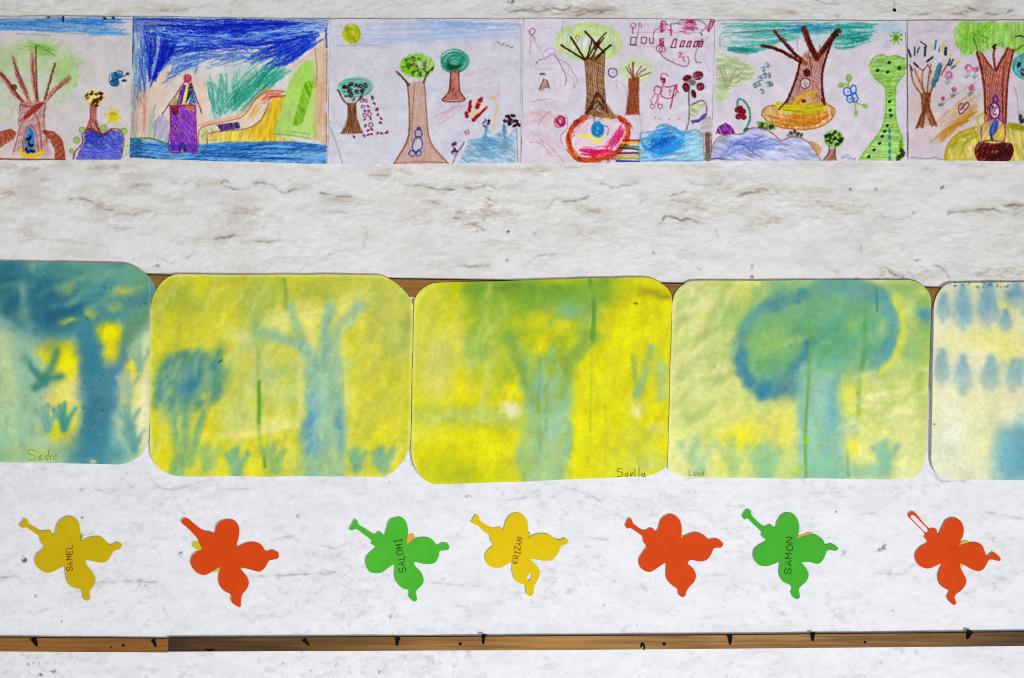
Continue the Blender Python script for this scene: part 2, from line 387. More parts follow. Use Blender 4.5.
    A.ln([300, 488, 400, 466, 470, 446, 520, 400, 560, 352, 600, 330], '#e2a468', 12, .7); A.fw([550, 385, 590, 350, 660, 350], [570, 395, 600, 368, 660, 362], 12, '#d26a4e', 6, .75, 4, .4, .9)
    A.fw([500, 470, 540, 400, 570, 385], [520, 470, 550, 420, 580, 390], 9, '#e0a246', 6, .6, 5, .3, .8)
    A.ln([296, 585, 302, 520, 318, 498, 345, 488, 470, 460, 512, 424, 552, 368, 600, 343, 662, 346], '#a55a30', 5, .85)
    A.ln([285, 606, 318, 602, 336, 580, 338, 545, 354, 520, 500, 503, 560, 470, 590, 412, 606, 373, 662, 364], '#8f4a34', 5, .85)
    A.fl([372, 486, 470, 474, 476, 500, 395, 514], '#34126a', .95); A.fl([308, 530, 318, 505, 340, 500, 336, 545, 312, 560], '#b9c66a', .85); A.fl([345, 498, 380, 492, 385, 512, 352, 516], '#c6d2a0', .8)
    # water
    A.fl([8, 540, 90, 556, 180, 566, 345, 566, 420, 558, 700, 555, 842, 572, 842, 652, 420, 648, 200, 636, 8, 626], '#3f84c2', .92)
    A.fw([10, 545, 200, 575, 420, 566, 700, 562, 840, 580], [10, 622, 200, 630, 420, 640, 840, 645], 60, '#10509c', 5, .75, 5, .08, .35)
    A.fw([10, 545, 200, 575, 420, 566, 700, 562, 840, 580], [10, 622, 200, 630, 420, 640, 840, 645], 70, '#8cc0ea', 3.4, .75, 5, .05, .2)
    A.ht([8, 545, 60, 550, 60, 625, 8, 622], '#0d4a80', 0, 8, 6, .8, 5); A.ln([12, 545, 90, 545, 170, 568], '#2c7a5c', 9, .8); A.ln([10, 620, 60, 622, 120, 628], '#0d4468', 7, .8)
    A.ht([700, 560, 842, 575, 842, 600, 700, 600], '#0e3f94', 174, 7, 5, .7, 10)
    # castle
    A.ht([110, 470, 150, 430, 176, 480, 178, 566, 112, 540], '#5f7acb', 70, 8, 6, .75, 8)
    A.fl([178, 403, 286, 403, 293, 600, 178, 598], '#7d35ae', .95)
    A.ht([180, 410, 284, 410, 290, 596, 180, 596], '#9c5cc8', 65, 7, 4, .7, 8); A.ht([180, 430, 284, 430, 290, 596, 180, 596], '#5a1490', 72, 9, 4, .75, 10)
    A.ht([190, 430, 240, 420, 240, 500, 190, 540], '#b58ad6', 50, 12, 4, .6, 10)
    A.ln([178, 404, 180, 500, 178, 598, 292, 600], '#a01e54', 5, .85); A.ln([286, 403, 293, 600], '#a02a5c', 5, .85)
    A.fl([184, 410, 214, 408, 214, 440, 200, 448, 184, 436], '#7c241c', .95); A.fl([248, 402, 276, 400, 276, 424, 248, 424], '#d98a22', .95)
    A.fl([216, 600, 216, 574, 230, 558, 245, 574, 246, 600], '#5a1030', .9); A.ds(230, 580, 10, '#2f72b0', 15); A.dab([230, 598], '#b8d0e8', 6)
    A.fl([182, 402, 204, 362, 216, 400], '#8fae30', .95); A.fl([206, 402, 218, 350, 234, 316, 247, 318, 228, 400], '#5c249c', .95)
    A.fl([228, 402, 246, 318, 262, 314, 262, 350, 242, 402], '#d6cd58', .95); A.fl([258, 310, 270, 316, 276, 345, 250, 390, 244, 402], '#10203c', .95)
    A.fl([254, 402, 274, 338, 290, 396], '#1c60bc', .95)
    A.ln([242, 302, 190, 378, 145, 440], '#7c2430', 5, .9); A.ln([266, 308, 290, 380, 312, 438], '#5c2434', 5, .9); A.ln([176, 405, 286, 403], '#a81c34', 5, .9)
    A.ds(252, 290, 18, '#b01648', 20); A.ds(256, 292, 7, '#d05a80')

def draw_sunny_trees(A):
    A.t(326, 10, 4.237)
    A.fw([10, 45, 300, 50, 836, 44], [10, 140, 300, 150, 836, 120], 90, '#a9b9d8', 8, .4, 8, .15, .5)
    A.fw([330, 44, 600, 50, 836, 50], [380, 80, 600, 90, 836, 80], 34, '#7aa4cf', 6, .4, 6, .1, .4)
    A.fw([20, 150, 200, 140, 300, 160], [30, 170, 200, 160, 300, 180], 10, '#9fa4b4', 4, .4, 6, .4, .9)
    A.fw([30, 200, 150, 220, 300, 200], [30, 600, 150, 590, 290, 560], 36, '#aecbc8', 7, .3, 14, .2, .7)
    A.fw([430, 300, 600, 260, 820, 190], [440, 560, 560, 440, 800, 330], 36, '#c9a7b8', 6, .25, 12, .2, .7)
    A.fw([460, 560, 480, 520, 560, 430], [440, 470, 500, 430, 600, 400], 10, '#b88590', 6, .4, 6, .3, .9)
    A.ds(108, 102, 39, '#b9c320', 43, .95); A.swirl(108, 102, 36, 40, 14, '#98a60a', 5, .6); A.swirl(108, 98, 20, 18, 4, '#dde07a', 4, .5)
    # small tree with dark fruit
    A.ds(122, 328, 76, '#93c0b6', 42, .8); A.swirl(122, 328, 74, 42, 18, '#5aa796', 5, .6)
    A.dabs_in(118, 345, 50, 34, 16, '#3d4a3a', 7, .7)
    for x, y in ((75, 326), (93, 322), (110, 318), (128, 322), (146, 320), (166, 320), (100, 345), (128, 345), (150, 342)):
        A.el(x + A.r.randn() * 2, y + A.r.randn() * 2, 6, 6.5, '#2c1830', 4.5, .9); A.ln([x - 6, y + 5, x + 5, y - 6, x + 7, y + 8], '#33202c', 3.5, .8)
    A.ds(76, 326, 8, '#20101c')
    A.fl([90, 395, 128, 392, 130, 450, 148, 500, 160, 523, 58, 526, 84, 490, 92, 450], '#84502a', .95); A.ht([90, 395, 128, 392, 130, 450, 152, 515, 64, 520, 92, 450], '#552a0c', 87, 6, 4, .8, 8)
    A.ln([50, 338, 70, 375, 92, 400], '#42301c', 6, .9); A.ln([168, 330, 150, 362, 126, 396], '#42301c', 5, .9); A.ln([90, 392, 100, 380, 125, 392], '#a88a70', 4, .7)
    A.t(326, 90, 8.92)
    for x, y, r in ((320, 90, 16), (350, 95, 13), (330, 148, 14), (345, 225, 15), (400, 312, 18), (390, 212, 14)):
        A.el(x, y, r, r, '#8a2a5e', 9, .85)
    A.dab([415, 75, 415, 62, 430, 120, 455, 165, 452, 180, 463, 220, 487, 292, 375, 145, 380, 185, 347, 188, 345, 262, 398, 255, 352, 318, 375, 360, 408, 350, 340, 408, 375, 400, 405, 395, 460, 385, 495, 388, 535, 382, 545, 375, 250, 418, 492, 255], '#80204e', 14, .85)
    A.t(326, 10, 4.237)
    A.ln([20, 500, 45, 570, 70, 648], '#6a9a94', 6, .6); A.ln([14, 470, 30, 540], '#a8c89a', 6, .5)
    # tall tree
    A.ds(388, 235, 74, '#a5d477', 54, .85); A.ds(350, 238, 36, '#8fb81e', 36, .7); A.swirl(388, 235, 72, 52, 16, '#79bd35', 5, .6)
    A.dabs_in(390, 235, 64, 44, 34, '#3c5a1c', 5.5, .8); A.dabs_in(400, 230, 30, 26, 10, '#8a5a60', 6, .7)
    A.fl([345, 308, 418, 300, 426, 430, 442, 560, 518, 650, 290, 652, 345, 545, 354, 440], '#c5a496', .8, .5, streak=False)
    A.ht([345, 308, 418, 300, 426, 430, 442, 560, 512, 648, 296, 650, 345, 545, 354, 440], '#96684c', 86, 9, 4, .65, 14)
    A.ln([345, 312, 354, 440, 345, 545, 290, 650], '#6a4028', 6, .85); A.ln([416, 302, 426, 430, 442, 560, 518, 650], '#7a523c', 5, .8); A.ln([290, 650, 400, 642, 516, 648], '#96684c', 6, .7)
    A.ln([375, 320, 368, 440, 362, 560], '#8a5a40', 4, .6); A.ln([300, 262, 330, 290, 352, 318], '#523016', 9, .9); A.ln([456, 245, 430, 270, 414, 306], '#523016', 8, .9)
    A.ds(393, 502, 9, '#2a4090', 8); A.el(392, 525, 15, 18, '#2f469c', 5, .9); A.el(386, 572, 21, 36, '#2f469c', 5, .9, 15); A.ds(388, 575, 15, '#c8cbe4', 28, .7, 15)
    A.el(366, 608, 13, 12, '#2f469c', 5, .9); A.el(392, 606, 11, 13, '#2f469c', 5, .9)
    # teal tree
    A.ds(543, 218, 58, '#5ab09c', 44, .8, -18); A.swirl(545, 215, 58, 46, 22, '#1f8a70', 5, .7); A.fw([500, 215, 530, 240, 575, 232], [510, 235, 540, 250, 575, 240], 10, '#0e4a38', 6, .8, 4, .3, .8)
    A.fl([528, 255, 562, 253, 566, 340, 588, 381, 492, 384, 520, 345], '#b9685a', .9); A.ht([528, 255, 562, 253, 566, 340, 588, 381, 492, 384, 520, 345], '#8a3a2c', 80, 7, 4, .7, 5)
    A.ln([528, 256, 522, 340, 492, 384, 588, 381, 568, 340, 563, 254], '#5a2018', 5, .85)
    # flower
    for f, w in (([613, 388, 610, 412, 607, 428], 13), ([658, 378, 648, 395, 640, 412], 18), ([650, 385, 635, 412], 10), ([681, 412, 655, 434, 640, 448], 11), ([645, 446, 632, 458, 624, 466], 15), ([595, 438, 597, 450], 16)):
        A.ln(f, '#960f38', w, .95, .2)
    A.ln([628, 385, 628, 440, 650, 430], '#e3c23a', 7, .8); A.ln([605, 440, 622, 455], '#e3c23a', 7, .8); A.ln([660, 420, 684, 405, 640, 390], '#e6d080', 5, .7)
    A.ln([690, 365, 716, 378, 722, 420, 712, 470, 704, 520], '#d9bd50', 6, .8); A.ln([735, 260, 730, 420], '#b8a8c0', 4, .5)
    # lake
    A.fl([560, 648, 590, 590, 602, 550, 660, 540, 676, 486, 684, 486, 704, 532, 742, 512, 752, 484, 764, 490, 772, 546, 806, 500, 804, 645], '#90b4cc', .85)
    A.fw([570, 640, 690, 630, 800, 640], [610, 550, 700, 540, 800, 530], 70, '#5f98bc', 4.5, .65, 5, .1, .4); A.fw([600, 600, 700, 590, 800, 610], [600, 640, 700, 640, 790, 640], 14, '#c2dcea', 5, .6, 4, .1, .3)
    A.ln([680, 490, 676, 540], '#4a90c4', 9, .8); A.ln([754, 488, 757, 540], '#3c84bc', 10, .8); A.ln([800, 505, 760, 560, 735, 600], '#6a9ab4', 5, .7)
    A.ln([538, 648, 560, 600, 586, 560], '#5c464a', 5, .8); A.ln([808, 500, 812, 640], '#8a7a68', 5, .7); A.ln([826, 470, 824, 650], '#8a8496', 4, .5); A.ln([440, 560, 470, 610, 518, 650], '#8a6a5c', 4, .5)
    A.dab([770, 450, 780, 462, 792, 448, 760, 470, 806, 470, 815, 486, 780, 478, 800, 490, 790, 470, 775, 480], '#301826', 10, .9); A.dab([790, 475, 770, 465], '#a05a80', 7, .8)
    A.dab([668, 478, 676, 468, 690, 470, 688, 482, 672, 492], '#5c4c70', 7, .8); A.dab([690, 472], '#3a2440', 8); A.dab([590, 515, 602, 512, 604, 522, 592, 525], '#b07088', 7, .7)
    A.dab([538, 570, 548, 566, 545, 590, 550, 598, 538, 600], '#46285c', 8, .85); A.dab([540, 612, 550, 608], '#8a7a98', 6, .6)
    A.dab([728, 136, 734, 142, 746, 148, 752, 144, 764, 152, 772, 150, 782, 158, 790, 156], '#6c6878', 4, .7)
    A.ln([818, 60, 826, 110, 824, 400], '#8c96ac', 5, .5)

def draw_tree_and_basket(A):
    A.t(516, 10, 4.237)
    A.ht([20, 40, 840, 40, 830, 640, 20, 640], '#cdc7d8', 20, 14, 9, .3, 40)
    A.fw([40, 400, 100, 380, 190, 400], [30, 560, 100, 560, 210, 640], 40, '#cfa3a6', 5, .45, 12, .3, .8); A.ht([30, 440, 190, 400, 190, 640, 30, 640], '#dac0c6', 150, 12, 9, .4, 30)
    A.ln([60, 560, 110, 570, 150, 620], '#b08484', 4, .6); A.ln([100, 545, 150, 580, 200, 640], '#a87a7c', 4, .6); A.ln([95, 490, 110, 460, 145, 430], '#a87a7c', 4, .6); A.ln([55, 390, 100, 380, 130, 380], '#8a7080', 3, .6)
    # crown
    A.ds(308, 138, 135, '#d3ddc8', 74, .6); A.swirl(308, 138, 134, 74, 22, '#b9d488', 9, .5, .05); A.el(308, 138, 136, 74, '#b3d075', 16, .6)
    A.ht([370, 150, 440, 150, 400, 205, 370, 205], '#b9cf5a', 60, 8, 6, .6, 8); A.ht([180, 170, 250, 190, 240, 215, 190, 200], '#b0d0b8', 20, 8, 6, .5, 8)
    # trunk
    A.fl([288, 205, 378, 178, 374, 300, 382, 390, 438, 474, 290, 440, 300, 350], '#a0764e', .92)
    A.ht([290, 205, 378, 180, 374, 300, 382, 390, 430, 468, 292, 438, 300, 350], '#5a3412', 87, 8, 5, .85, 10); A.ht([300, 220, 370, 200, 370, 340, 305, 340], '#c49a70', 86, 14, 4, .6, 10)
    for f, w in (([192, 148, 240, 180, 292, 212], 8), ([232, 115, 262, 160, 292, 208], 8), ([294, 92, 330, 130, 372, 182], 8), ([382, 96, 340, 140, 302, 205], 6), ([402, 150, 370, 175, 338, 208], 9), ([322, 122, 310, 165, 296, 208], 7), ([372, 118, 350, 150, 318, 205], 6)):
        A.ln(f, '#382010', w, .95, .2)
    A.dab([336, 142, 345, 150, 352, 140, 340, 158], '#4a2410', 10); A.el(262, 118, 7, 9, '#a8743a', 4, .8); A.ln([262, 128, 256, 140], '#a8743a', 5, .8)
    A.ln([344, 352, 320, 400, 298, 440], '#4f2a12', 12, .9); A.ln([350, 352, 372, 390, 388, 432], '#5a3016', 11, .9); A.ln([320, 420, 345, 385, 372, 420], '#3c2010', 8, .8); A.ds(342, 408, 12, '#a59a98', 14, .8)
    A.ln([335, 420, 350, 400], '#3a2c2c', 5, .8); A.ht([290, 430, 440, 440, 430, 475, 300, 470], '#7c5230', 20, 8, 5, .7, 8)
    # basket ring
    A.fl([290, 456, 240, 500, 222, 560, 252, 622, 305, 636, 400, 618, 462, 560, 470, 492, 435, 458, 360, 470], '#ddc9d4', .95, .2, streak=False)
    A.fw([260, 590, 340, 598, 430, 590], [280, 610, 340, 612, 400, 606], 26, '#cf2c66', 7, .75, 5, .3, .8); A.fw([370, 590, 410, 540, 455, 480], [400, 600, 440, 550, 462, 510], 26, '#cc3472', 6, .75, 5, .3, .8)
    A.ht([250, 500, 310, 470, 300, 520, 250, 580], '#d69ab8', 60, 9, 5, .6, 8); A.ln([275, 530, 310, 532, 345, 556, 358, 548], '#e6e04c', 17, .9); A.ln([375, 460, 395, 462], '#dfe06a', 10, .8)
    A.ds(346, 506, 29, '#2c9ad0', 36, .95); A.swirl(346, 500, 24, 28, 10, '#1577a8', 6, .7); A.ln([372, 490, 392, 500, 388, 530], '#54488a', 4, .8); A.ln([330, 470, 332, 445], '#2c1c18', 4, .8)
    ring = [292, 455, 240, 495, 222, 555, 250, 622, 305, 638, 400, 622, 462, 565, 474, 495, 438, 455]
    A.ln(ring, '#c04418', 20, .9, .35); A.fw(ring, [v + 8 for v in ring], 30, '#7c1c0a', 4, .75, 9, .02, .06); A.fw(ring, [v + 4 for v in ring], 40, '#8f2410', 5, .7, 8, .03, .1); A.fw(ring, [v - 4 for v in ring], 24, '#e0802c', 5, .6, 8, .03, .1)
    # rainbow
    for y, c in ((552, '#b0262c'), (562, '#d8b428'), (576, '#6a7a20'), (586, '#173c4c'), (606, '#551a60'), (616, '#dca83a'), (628, '#86b03c'), (640, '#26389a')):
        A.ln([452 - (y - 552) * .3, y, 490, y + 1, 526, y + (6 if y == 586 else 2)], c, 8, .9, .25)
    # lake
    A.fl([524, 642, 520, 570, 540, 520, 585, 512, 603, 486, 648, 484, 668, 500, 710, 508, 780, 512, 796, 600, 796, 640], '#8cc4e2', .92)
    A.ht([535, 570, 570, 520, 640, 500, 720, 530, 700, 590, 620, 625, 550, 610], '#2f86d2', 32, 8, 6, .8, 16); A.swirl(620, 560, 90, 62, 14, '#2f80cc', 6, .6, .4); A.ht([560, 560, 640, 520, 690, 540, 620, 600], '#1c62b4', 38, 9, 6, .75, 12); A.fw([560, 600, 640, 560, 700, 520], [580, 630, 660, 600, 760, 560], 26, '#3c96d8', 7, .6, 6, .2, .6)
    A.fw([560, 580, 620, 540, 660, 520], [580, 600, 640, 560, 680, 540], 14, '#1b62b4', 8, .6, 5, .3, .7); A.ln([600, 510, 640, 500, 690, 520, 740, 520], '#2f86d2', 8, .7)
    A.ht([700, 530, 790, 530, 790, 635, 690, 635], '#b7d4e2', 15, 12, 6, .6, 8); A.ln([540, 640, 620, 636, 790, 640], '#3f8ccc', 7, .6)
    A.ln([522, 640, 520, 570, 540, 520, 588, 512, 603, 486, 648, 484, 672, 502, 712, 510, 784, 512, 797, 600, 798, 640], '#7b8a86', 5, .75)
    # second tree
    A.el(510, 255, 68, 44, '#c9dba6', 24, .5); A.ds(510, 252, 66, '#d2dfbe', 42, .5); A.swirl(510, 255, 70, 46, 10, '#bfd694', 6, .5)
    for x, y in ((465, 240), (478, 232), (492, 222), (502, 222), (532, 238), (552, 248), (570, 265)):
        A.ln([x, y, (x + 500) / 2 - 2, (y + 290) / 2, 500, 296], '#7c3e1e', 5, .9)
    A.fl([476, 290, 524, 288, 520, 360, 524, 440, 464, 442, 478, 360], '#9c5034', .9, .4, streak=False); A.ht([476, 290, 524, 288, 524, 440, 464, 442], '#6f2c14', 87, 7, 5, .8, 8); A.ln([460, 443, 526, 442], '#c04a38', 5, .8)
    A.ln([524, 450, 534, 500], '#9a98a4', 4, .5); A.ln([430, 330, 425, 300, 445, 310, 460, 330, 470, 370], '#a48a98', 4, .5)
    # pale figures
    A.t(518, 14, 8.92)
    A.el(127, 152, 24, 26, '#8c3a56', 9, .8); A.ln([120, 180, 116, 250, 104, 345], '#a8768c', 7, .7); A.ln([118, 185, 150, 215, 135, 235], '#8a4a68', 7, .7); A.ln([148, 245, 190, 310, 232, 382], '#a88a9c', 7, .7)
    A.ln([230, 335, 265, 310, 310, 305, 345, 335], '#a8849a', 7, .7); A.ln([165, 440, 190, 412, 250, 402, 300, 362, 345, 400, 395, 490, 432, 570, 420, 640], '#96607a', 9, .8)
    A.ln([330, 340, 360, 395, 440, 450, 490, 530, 530, 590, 500, 660], '#b08090', 8, .7); A.ln([450, 480, 455, 545, 500, 590, 480, 680], '#b48c9c', 7, .6); A.ln([165, 440, 165, 475, 200, 490, 290, 485], '#a894a8', 7, .6)
    A.ln([200, 535, 236, 535], '#2c2230', 14, .9); A.fl([232, 575, 262, 590, 285, 664, 240, 660, 215, 690, 180, 680], '#a26c50', .8); A.ln([230, 580, 190, 670], '#6c3420', 10, .8); A.ln([258, 590, 280, 660], '#6c3420', 9, .8)
    A.ln([405, 60, 390, 150], '#8a8cae', 9, .6); A.ln([320, 480, 322, 640], '#b0b0c4', 7, .5); A.ln([240, 120, 300, 130, 300, 160], '#b0aec8', 7, .5)
    A.el(845, 525, 38, 36, '#2e2230', 9, .85); A.ln([835, 525, 860, 520], '#b06080', 7, .6)
    A.t(518, 90, 8.92)
    A.ds(378, 275, 48, '#c890ac', 55, .6); A.swirl(378, 275, 48, 58, 9, '#9c1450', 9, .85); A.ln([425, 215, 440, 260, 435, 340, 385, 400, 380, 450, 395, 480], '#b0608c', 8, .8)
    # doodles at the top
    A.t(618, 14, 8.92)
    M, N = '#94305e', '#a8184c'
    A.el(140, 100, 20, 20, M, 8, .75); A.ln([132, 120, 130, 175], M, 12, .7); A.el(196, 102, 15, 18, M, 7, .7); A.ln([188, 122, 172, 205], M, 7, .7); A.ln([232, 90, 240, 120], '#b09ab4', 7, .7); A.ln([262, 90, 268, 110], '#b09ab4', 7, .7)
    for f in ([118, 208, 166, 210, 156, 274, 110, 276, 118, 208], [212, 208, 258, 212, 246, 266, 206, 262, 212, 208], [282, 212, 284, 262, 312, 262, 316, 215]):
        A.ln(f, '#6c3058', 10, .8, .3, False)
    A.ln([110, 274, 162, 276], '#4a2440', 10, .8); A.ln([165, 165, 400, 162, 740, 168], '#a08aa4', 6, .6); A.ln([110, 282, 260, 290, 450, 292], '#a08aa4', 6, .6)
    A.ln([315, 210, 325, 150, 370, 120, 400, 60], M, 8, .8); A.el(405, 90, 26, 30, M, 8, .8); A.ln([395, 90, 382, 150, 410, 140], N, 20, .85); A.ln([420, 90, 450, 100], '#7a6a84', 16, .7); A.ln([425, 130, 470, 150], M, 7, .7)
    A.ln([472, 96, 474, 190], N, 13, .9); A.ln([455, 145, 490, 150], N, 8, .8); A.ln([472, 92, 530, 84, 560, 92], '#6a5a70', 12, .8)
    A.ln([535, 80, 570, 50, 640, 42, 730, 58, 788, 108, 735, 165], '#8c5a80', 10, .8); A.fw([560, 70, 620, 55, 700, 75], [560, 150, 640, 150, 740, 140], 34, '#a83464', 7, .75, 14, .15, .4); A.fw([560, 60, 640, 48, 700, 60], [600, 80, 650, 70, 720, 90], 14, '#b03a6a', 7, .7, 8, .2, .5)
    A.ln([550, 155, 600, 155], N, 9, .8); A.ln([740, 175, 752, 192], '#2c1c28', 10, .8); A.ln([856, 58, 835, 110, 808, 155], '#9c1c40', 16, .9); A.ln([862, 55, 866, 70], '#5a1028', 14, .9); A.ln([800, 95, 812, 140], '#d09a90', 9, .6)
    A.fl([366, 218, 412, 214, 412, 290, 368, 292], N, .92); A.dab([398, 232], '#e0b0c4', 11); A.el(378, 314, 44, 32, M, 10, .8); A.el(382, 312, 16, 14, M, 8, .8)
    A.ln([470, 296, 500, 222, 522, 222, 512, 300, 470, 296], '#8c2a56', 11, .85, .3, False)
    for x in (572, 634, 694, 740):
        A.ln([x - 22, 292, x - 4, 246, x + 22, 244, x + 6, 292, x - 22, 292], '#7c1c48', 12, .88, .3, False)
    A.ht([700, 240, 760, 210, 760, 270, 700, 290], '#6c1440', 50, 10, 7, .8, 6); A.ln([760, 250, 780, 230, 808, 205], '#b09ab4', 8, .7)
    A.ln([372, 345, 400, 380, 470, 425, 550, 462, 606, 468, 632, 425, 622, 380], M, 9, .85); A.ln([622, 380, 560, 388, 480, 412], '#b07894', 7, .6); A.ln([540, 350, 565, 345, 540, 378, 585, 380, 580, 410, 605, 420], '#a83a6c', 9, .8); A.ln([590, 345, 560, 370], '#b05080', 7, .7)
    A.ln([708, 310, 690, 380, 688, 410, 705, 432, 742, 434], '#8c4a74', 9, .8); A.ln([775, 330, 770, 420, 800, 470, 810, 510], '#b0a0bc', 7, .5)
    for x, y, rx, ry in ((620, 575, 40, 33), (715, 550, 48, 38), (608, 655, 32, 42), (735, 648, 38, 38), (676, 712, 20, 40)):
        A.ds(x, y, rx, '#6c1022', ry, .95, -20); A.swirl(x, y, rx, ry, 4, '#420814', 7, .6)
    A.ds(664, 612, 34, '#8c8484', 30, .95); A.swirl(664, 612, 26, 22, 5, '#5c585c', 6, .6)
    A.t(516, 10, 4.237)
    # little beast
    A.el(630, 290, 16, 20, '#a03464', 4, .8, 0, .3, 90, 330); A.dab([628, 300, 622, 292], '#8c1c44', 9); A.ln([628, 305, 618, 330, 600, 325, 585, 340], '#ac3c6c', 5, .85)
    A.el(598, 340, 15, 20, '#b04474', 4, .8); A.ln([620, 330, 615, 360, 640, 375, 672, 360, 680, 320, 650, 325, 630, 325], '#a82a60', 5, .85); A.ln([680, 315, 668, 350, 655, 415], '#9c1848', 6, .9); A.ln([668, 320, 688, 350], '#9c1848', 4, .8)
    A.ln([590, 355, 572, 385, 580, 400], '#b04474', 4, .8); A.ln([600, 360, 592, 400], '#b04474', 4, .8); A.el(580, 410, 8, 8, '#ac3c6c', 4, .85); A.el(612, 408, 9, 10, '#ac3c6c', 4, .85); A.ln([605, 365, 600, 405], '#b04474', 4, .8); A.ln([645, 345, 655, 340, 650, 360], '#ac3c6c', 4, .8)
    A.ln([620, 240, 615, 270], '#c0a0b4', 4, .5); A.ln([650, 245, 640, 270], '#c0a0b4', 4, .5)
    A.ln([733, 345, 736, 420, 732, 470, 722, 505], '#566250', 6, .85); A.fl([742, 402, 788, 384, 800, 400, 760, 450, 742, 448], '#cbd89a', .85); A.ht([742, 402, 788, 384, 800, 400, 745, 470], '#9aa87a', 40, 10, 4, .7, 4)
    A.ln([740, 404, 790, 384, 808, 415, 800, 455, 745, 480], '#54465c', 5, .85); A.ln([748, 474, 775, 466, 800, 444], '#4f3390', 13, .9)
    A.ht([785, 465, 830, 450, 835, 540, 780, 540], '#867462', 5, 8, 6, .75, 8); A.ln([812, 530, 814, 630], '#5a4436', 24, .85); A.ln([825, 560, 845, 520], '#7c685c', 6, .6)
    A.dab([592, 456, 608, 462, 650, 462, 690, 462], '#b06a48', 4, .6); A.ln([830, 35, 812, 85], '#9c2038', 9, .85)

def draw_nest_tree(A):
    A.t(706, 10, 4.237)
    # sky
    A.ht([50, 55, 850, 55, 850, 90, 690, 140, 520, 165, 400, 120, 210, 188, 80, 175], '#9ed0c8', 4, 12, 10, .6, 20)
    A.fw([60, 62, 300, 58, 550, 62, 700, 62], [70, 165, 200, 180, 300, 140, 420, 120], 70, '#3fa498', 6, .6, 6, .12, .5)
    A.fw([520, 60, 640, 60, 740, 62], [520, 160, 600, 160, 690, 135], 70, '#17968a', 6, .65, 5, .2, .6); A.fw([300, 55, 420, 58, 560, 62], [300, 80, 420, 85, 560, 85], 24, '#2c88b0', 6, .55, 4, .2, .5)
    A.fw([720, 60, 800, 62, 850, 70], [730, 85, 800, 100, 850, 110], 20, '#a8bcd8', 7, .5, 5, .2, .6); A.fw([80, 160, 140, 155, 220, 150], [90, 178, 140, 180, 220, 180], 16, '#1c8478', 6, .7, 4, .3, .7)
    A.fw([540, 70, 640, 75, 740, 70], [540, 150, 640, 140, 690, 130], 16, '#0c6a62', 4, .6, 6, .15, .4)
    A.el(95, 130, 40, 45, '#6a9a98', 4, .6, 0, .4, 150, 300); A.el(85, 140, 25, 30, '#6a9a98', 4, .6, 0, .4, 150, 320); A.ln([112, 98, 200, 92, 300, 84, 330, 82], '#5c4c58', 5, .75)
    # trunk and limbs
    A.fl([398, 200, 440, 160, 470, 205, 530, 128, 505, 220, 492, 300, 502, 400, 318, 412, 342, 385, 385, 275], '#b98c84', .92)
    A.ht([398, 205, 440, 165, 475, 205, 520, 150, 498, 260, 498, 400, 330, 400, 385, 275], '#843c2c', 84, 9, 5, .75, 10); A.ht([400, 220, 490, 220, 480, 340, 390, 340], '#d0a89c', 80, 14, 5, .5, 10)
    for f, w in (([238, 150, 300, 165, 350, 190, 402, 222], 14), ([290, 88, 335, 140, 380, 188, 425, 228], 12), ([414, 80, 430, 120, 448, 165, 470, 205], 24), ([556, 92, 520, 140, 475, 195], 24)):
        A.ln(f, '#6c2a18', w, .95, .25); A.fw(f, [v + 3 for v in f], 8, '#3f1410', 4, .7, 4, .2, .6)
    A.dab([548, 95, 540, 108, 552, 104, 566, 88], '#3a3a24', 12, .8); A.ln([483, 150, 482, 190], '#5a6a5c', 7, .6); A.ln([385, 130, 390, 170], '#7a6a6c', 4, .6); A.ln([432, 235, 400, 205], '#c88a50', 7, .7)
    A.ln([402, 205, 386, 275, 345, 380, 308, 422], '#581a10', 9, .95, .2); A.ln([532, 125, 505, 215, 492, 300, 502, 400], '#581a10', 9, .95, .2); A.ln([545, 110, 515, 190], '#4a1a14', 5, .8); A.ln([440, 200, 448, 280], '#7a3a2c', 6, .7)
    A.ds(427, 266, 15, '#4a1a10', 18, .97); A.ds(421, 311, 19, '#d9cfd6', 20, .95); A.el(421, 311, 20, 21, '#4a2c24', 4, .9); A.ln([414, 306, 422, 322, 432, 306], '#6a6a80', 3, .8); A.ln([422, 300, 422, 320], '#6a6a80', 3, .8)
    # nest
    A.fl([236, 445, 245, 418, 280, 405, 400, 400, 505, 395, 546, 425, 520, 470, 470, 498, 400, 508, 320, 495, 262, 470], '#d9aa66', .95, .3, True)
    A.fw([245, 430, 380, 450, 540, 425], [265, 462, 390, 495, 510, 470], 60, '#c67a1c', 6, .65, 6, .1, .4); A.fw([240, 440, 300, 470, 400, 490], [250, 425, 300, 440, 400, 470], 14, '#e2c892', 6, .6, 6, .1, .4)
    A.ln([236, 445, 245, 418, 280, 405, 310, 408], '#a05a22', 5, .9); A.ln([236, 445, 262, 472, 320, 497, 400, 508, 470, 498, 522, 470, 547, 425, 505, 392], '#a86018', 6, .9)
    A.ln([248, 445, 285, 455, 312, 462, 335, 488, 362, 465, 405, 488, 440, 475, 470, 480, 520, 442], '#a06018', 5, .8)
    A.fl([300, 384, 318, 390, 360, 400, 420, 408, 498, 398, 502, 432, 420, 442, 330, 432, 292, 408], '#c6c01c', .95, .2); A.fl([362, 400, 385, 370, 420, 350, 465, 340, 468, 395, 420, 408], '#d2a23c', .85)
    A.ln([372, 396, 395, 368, 430, 350, 466, 345], '#d0b81c', 10, .85); A.ln([398, 404, 430, 398, 466, 384], '#d0b81c', 8, .8); A.fl([395, 395, 415, 370, 455, 360, 455, 385, 420, 400], '#d8b8ac', .8); A.ds(414, 386, 11, '#621c0e', 9)
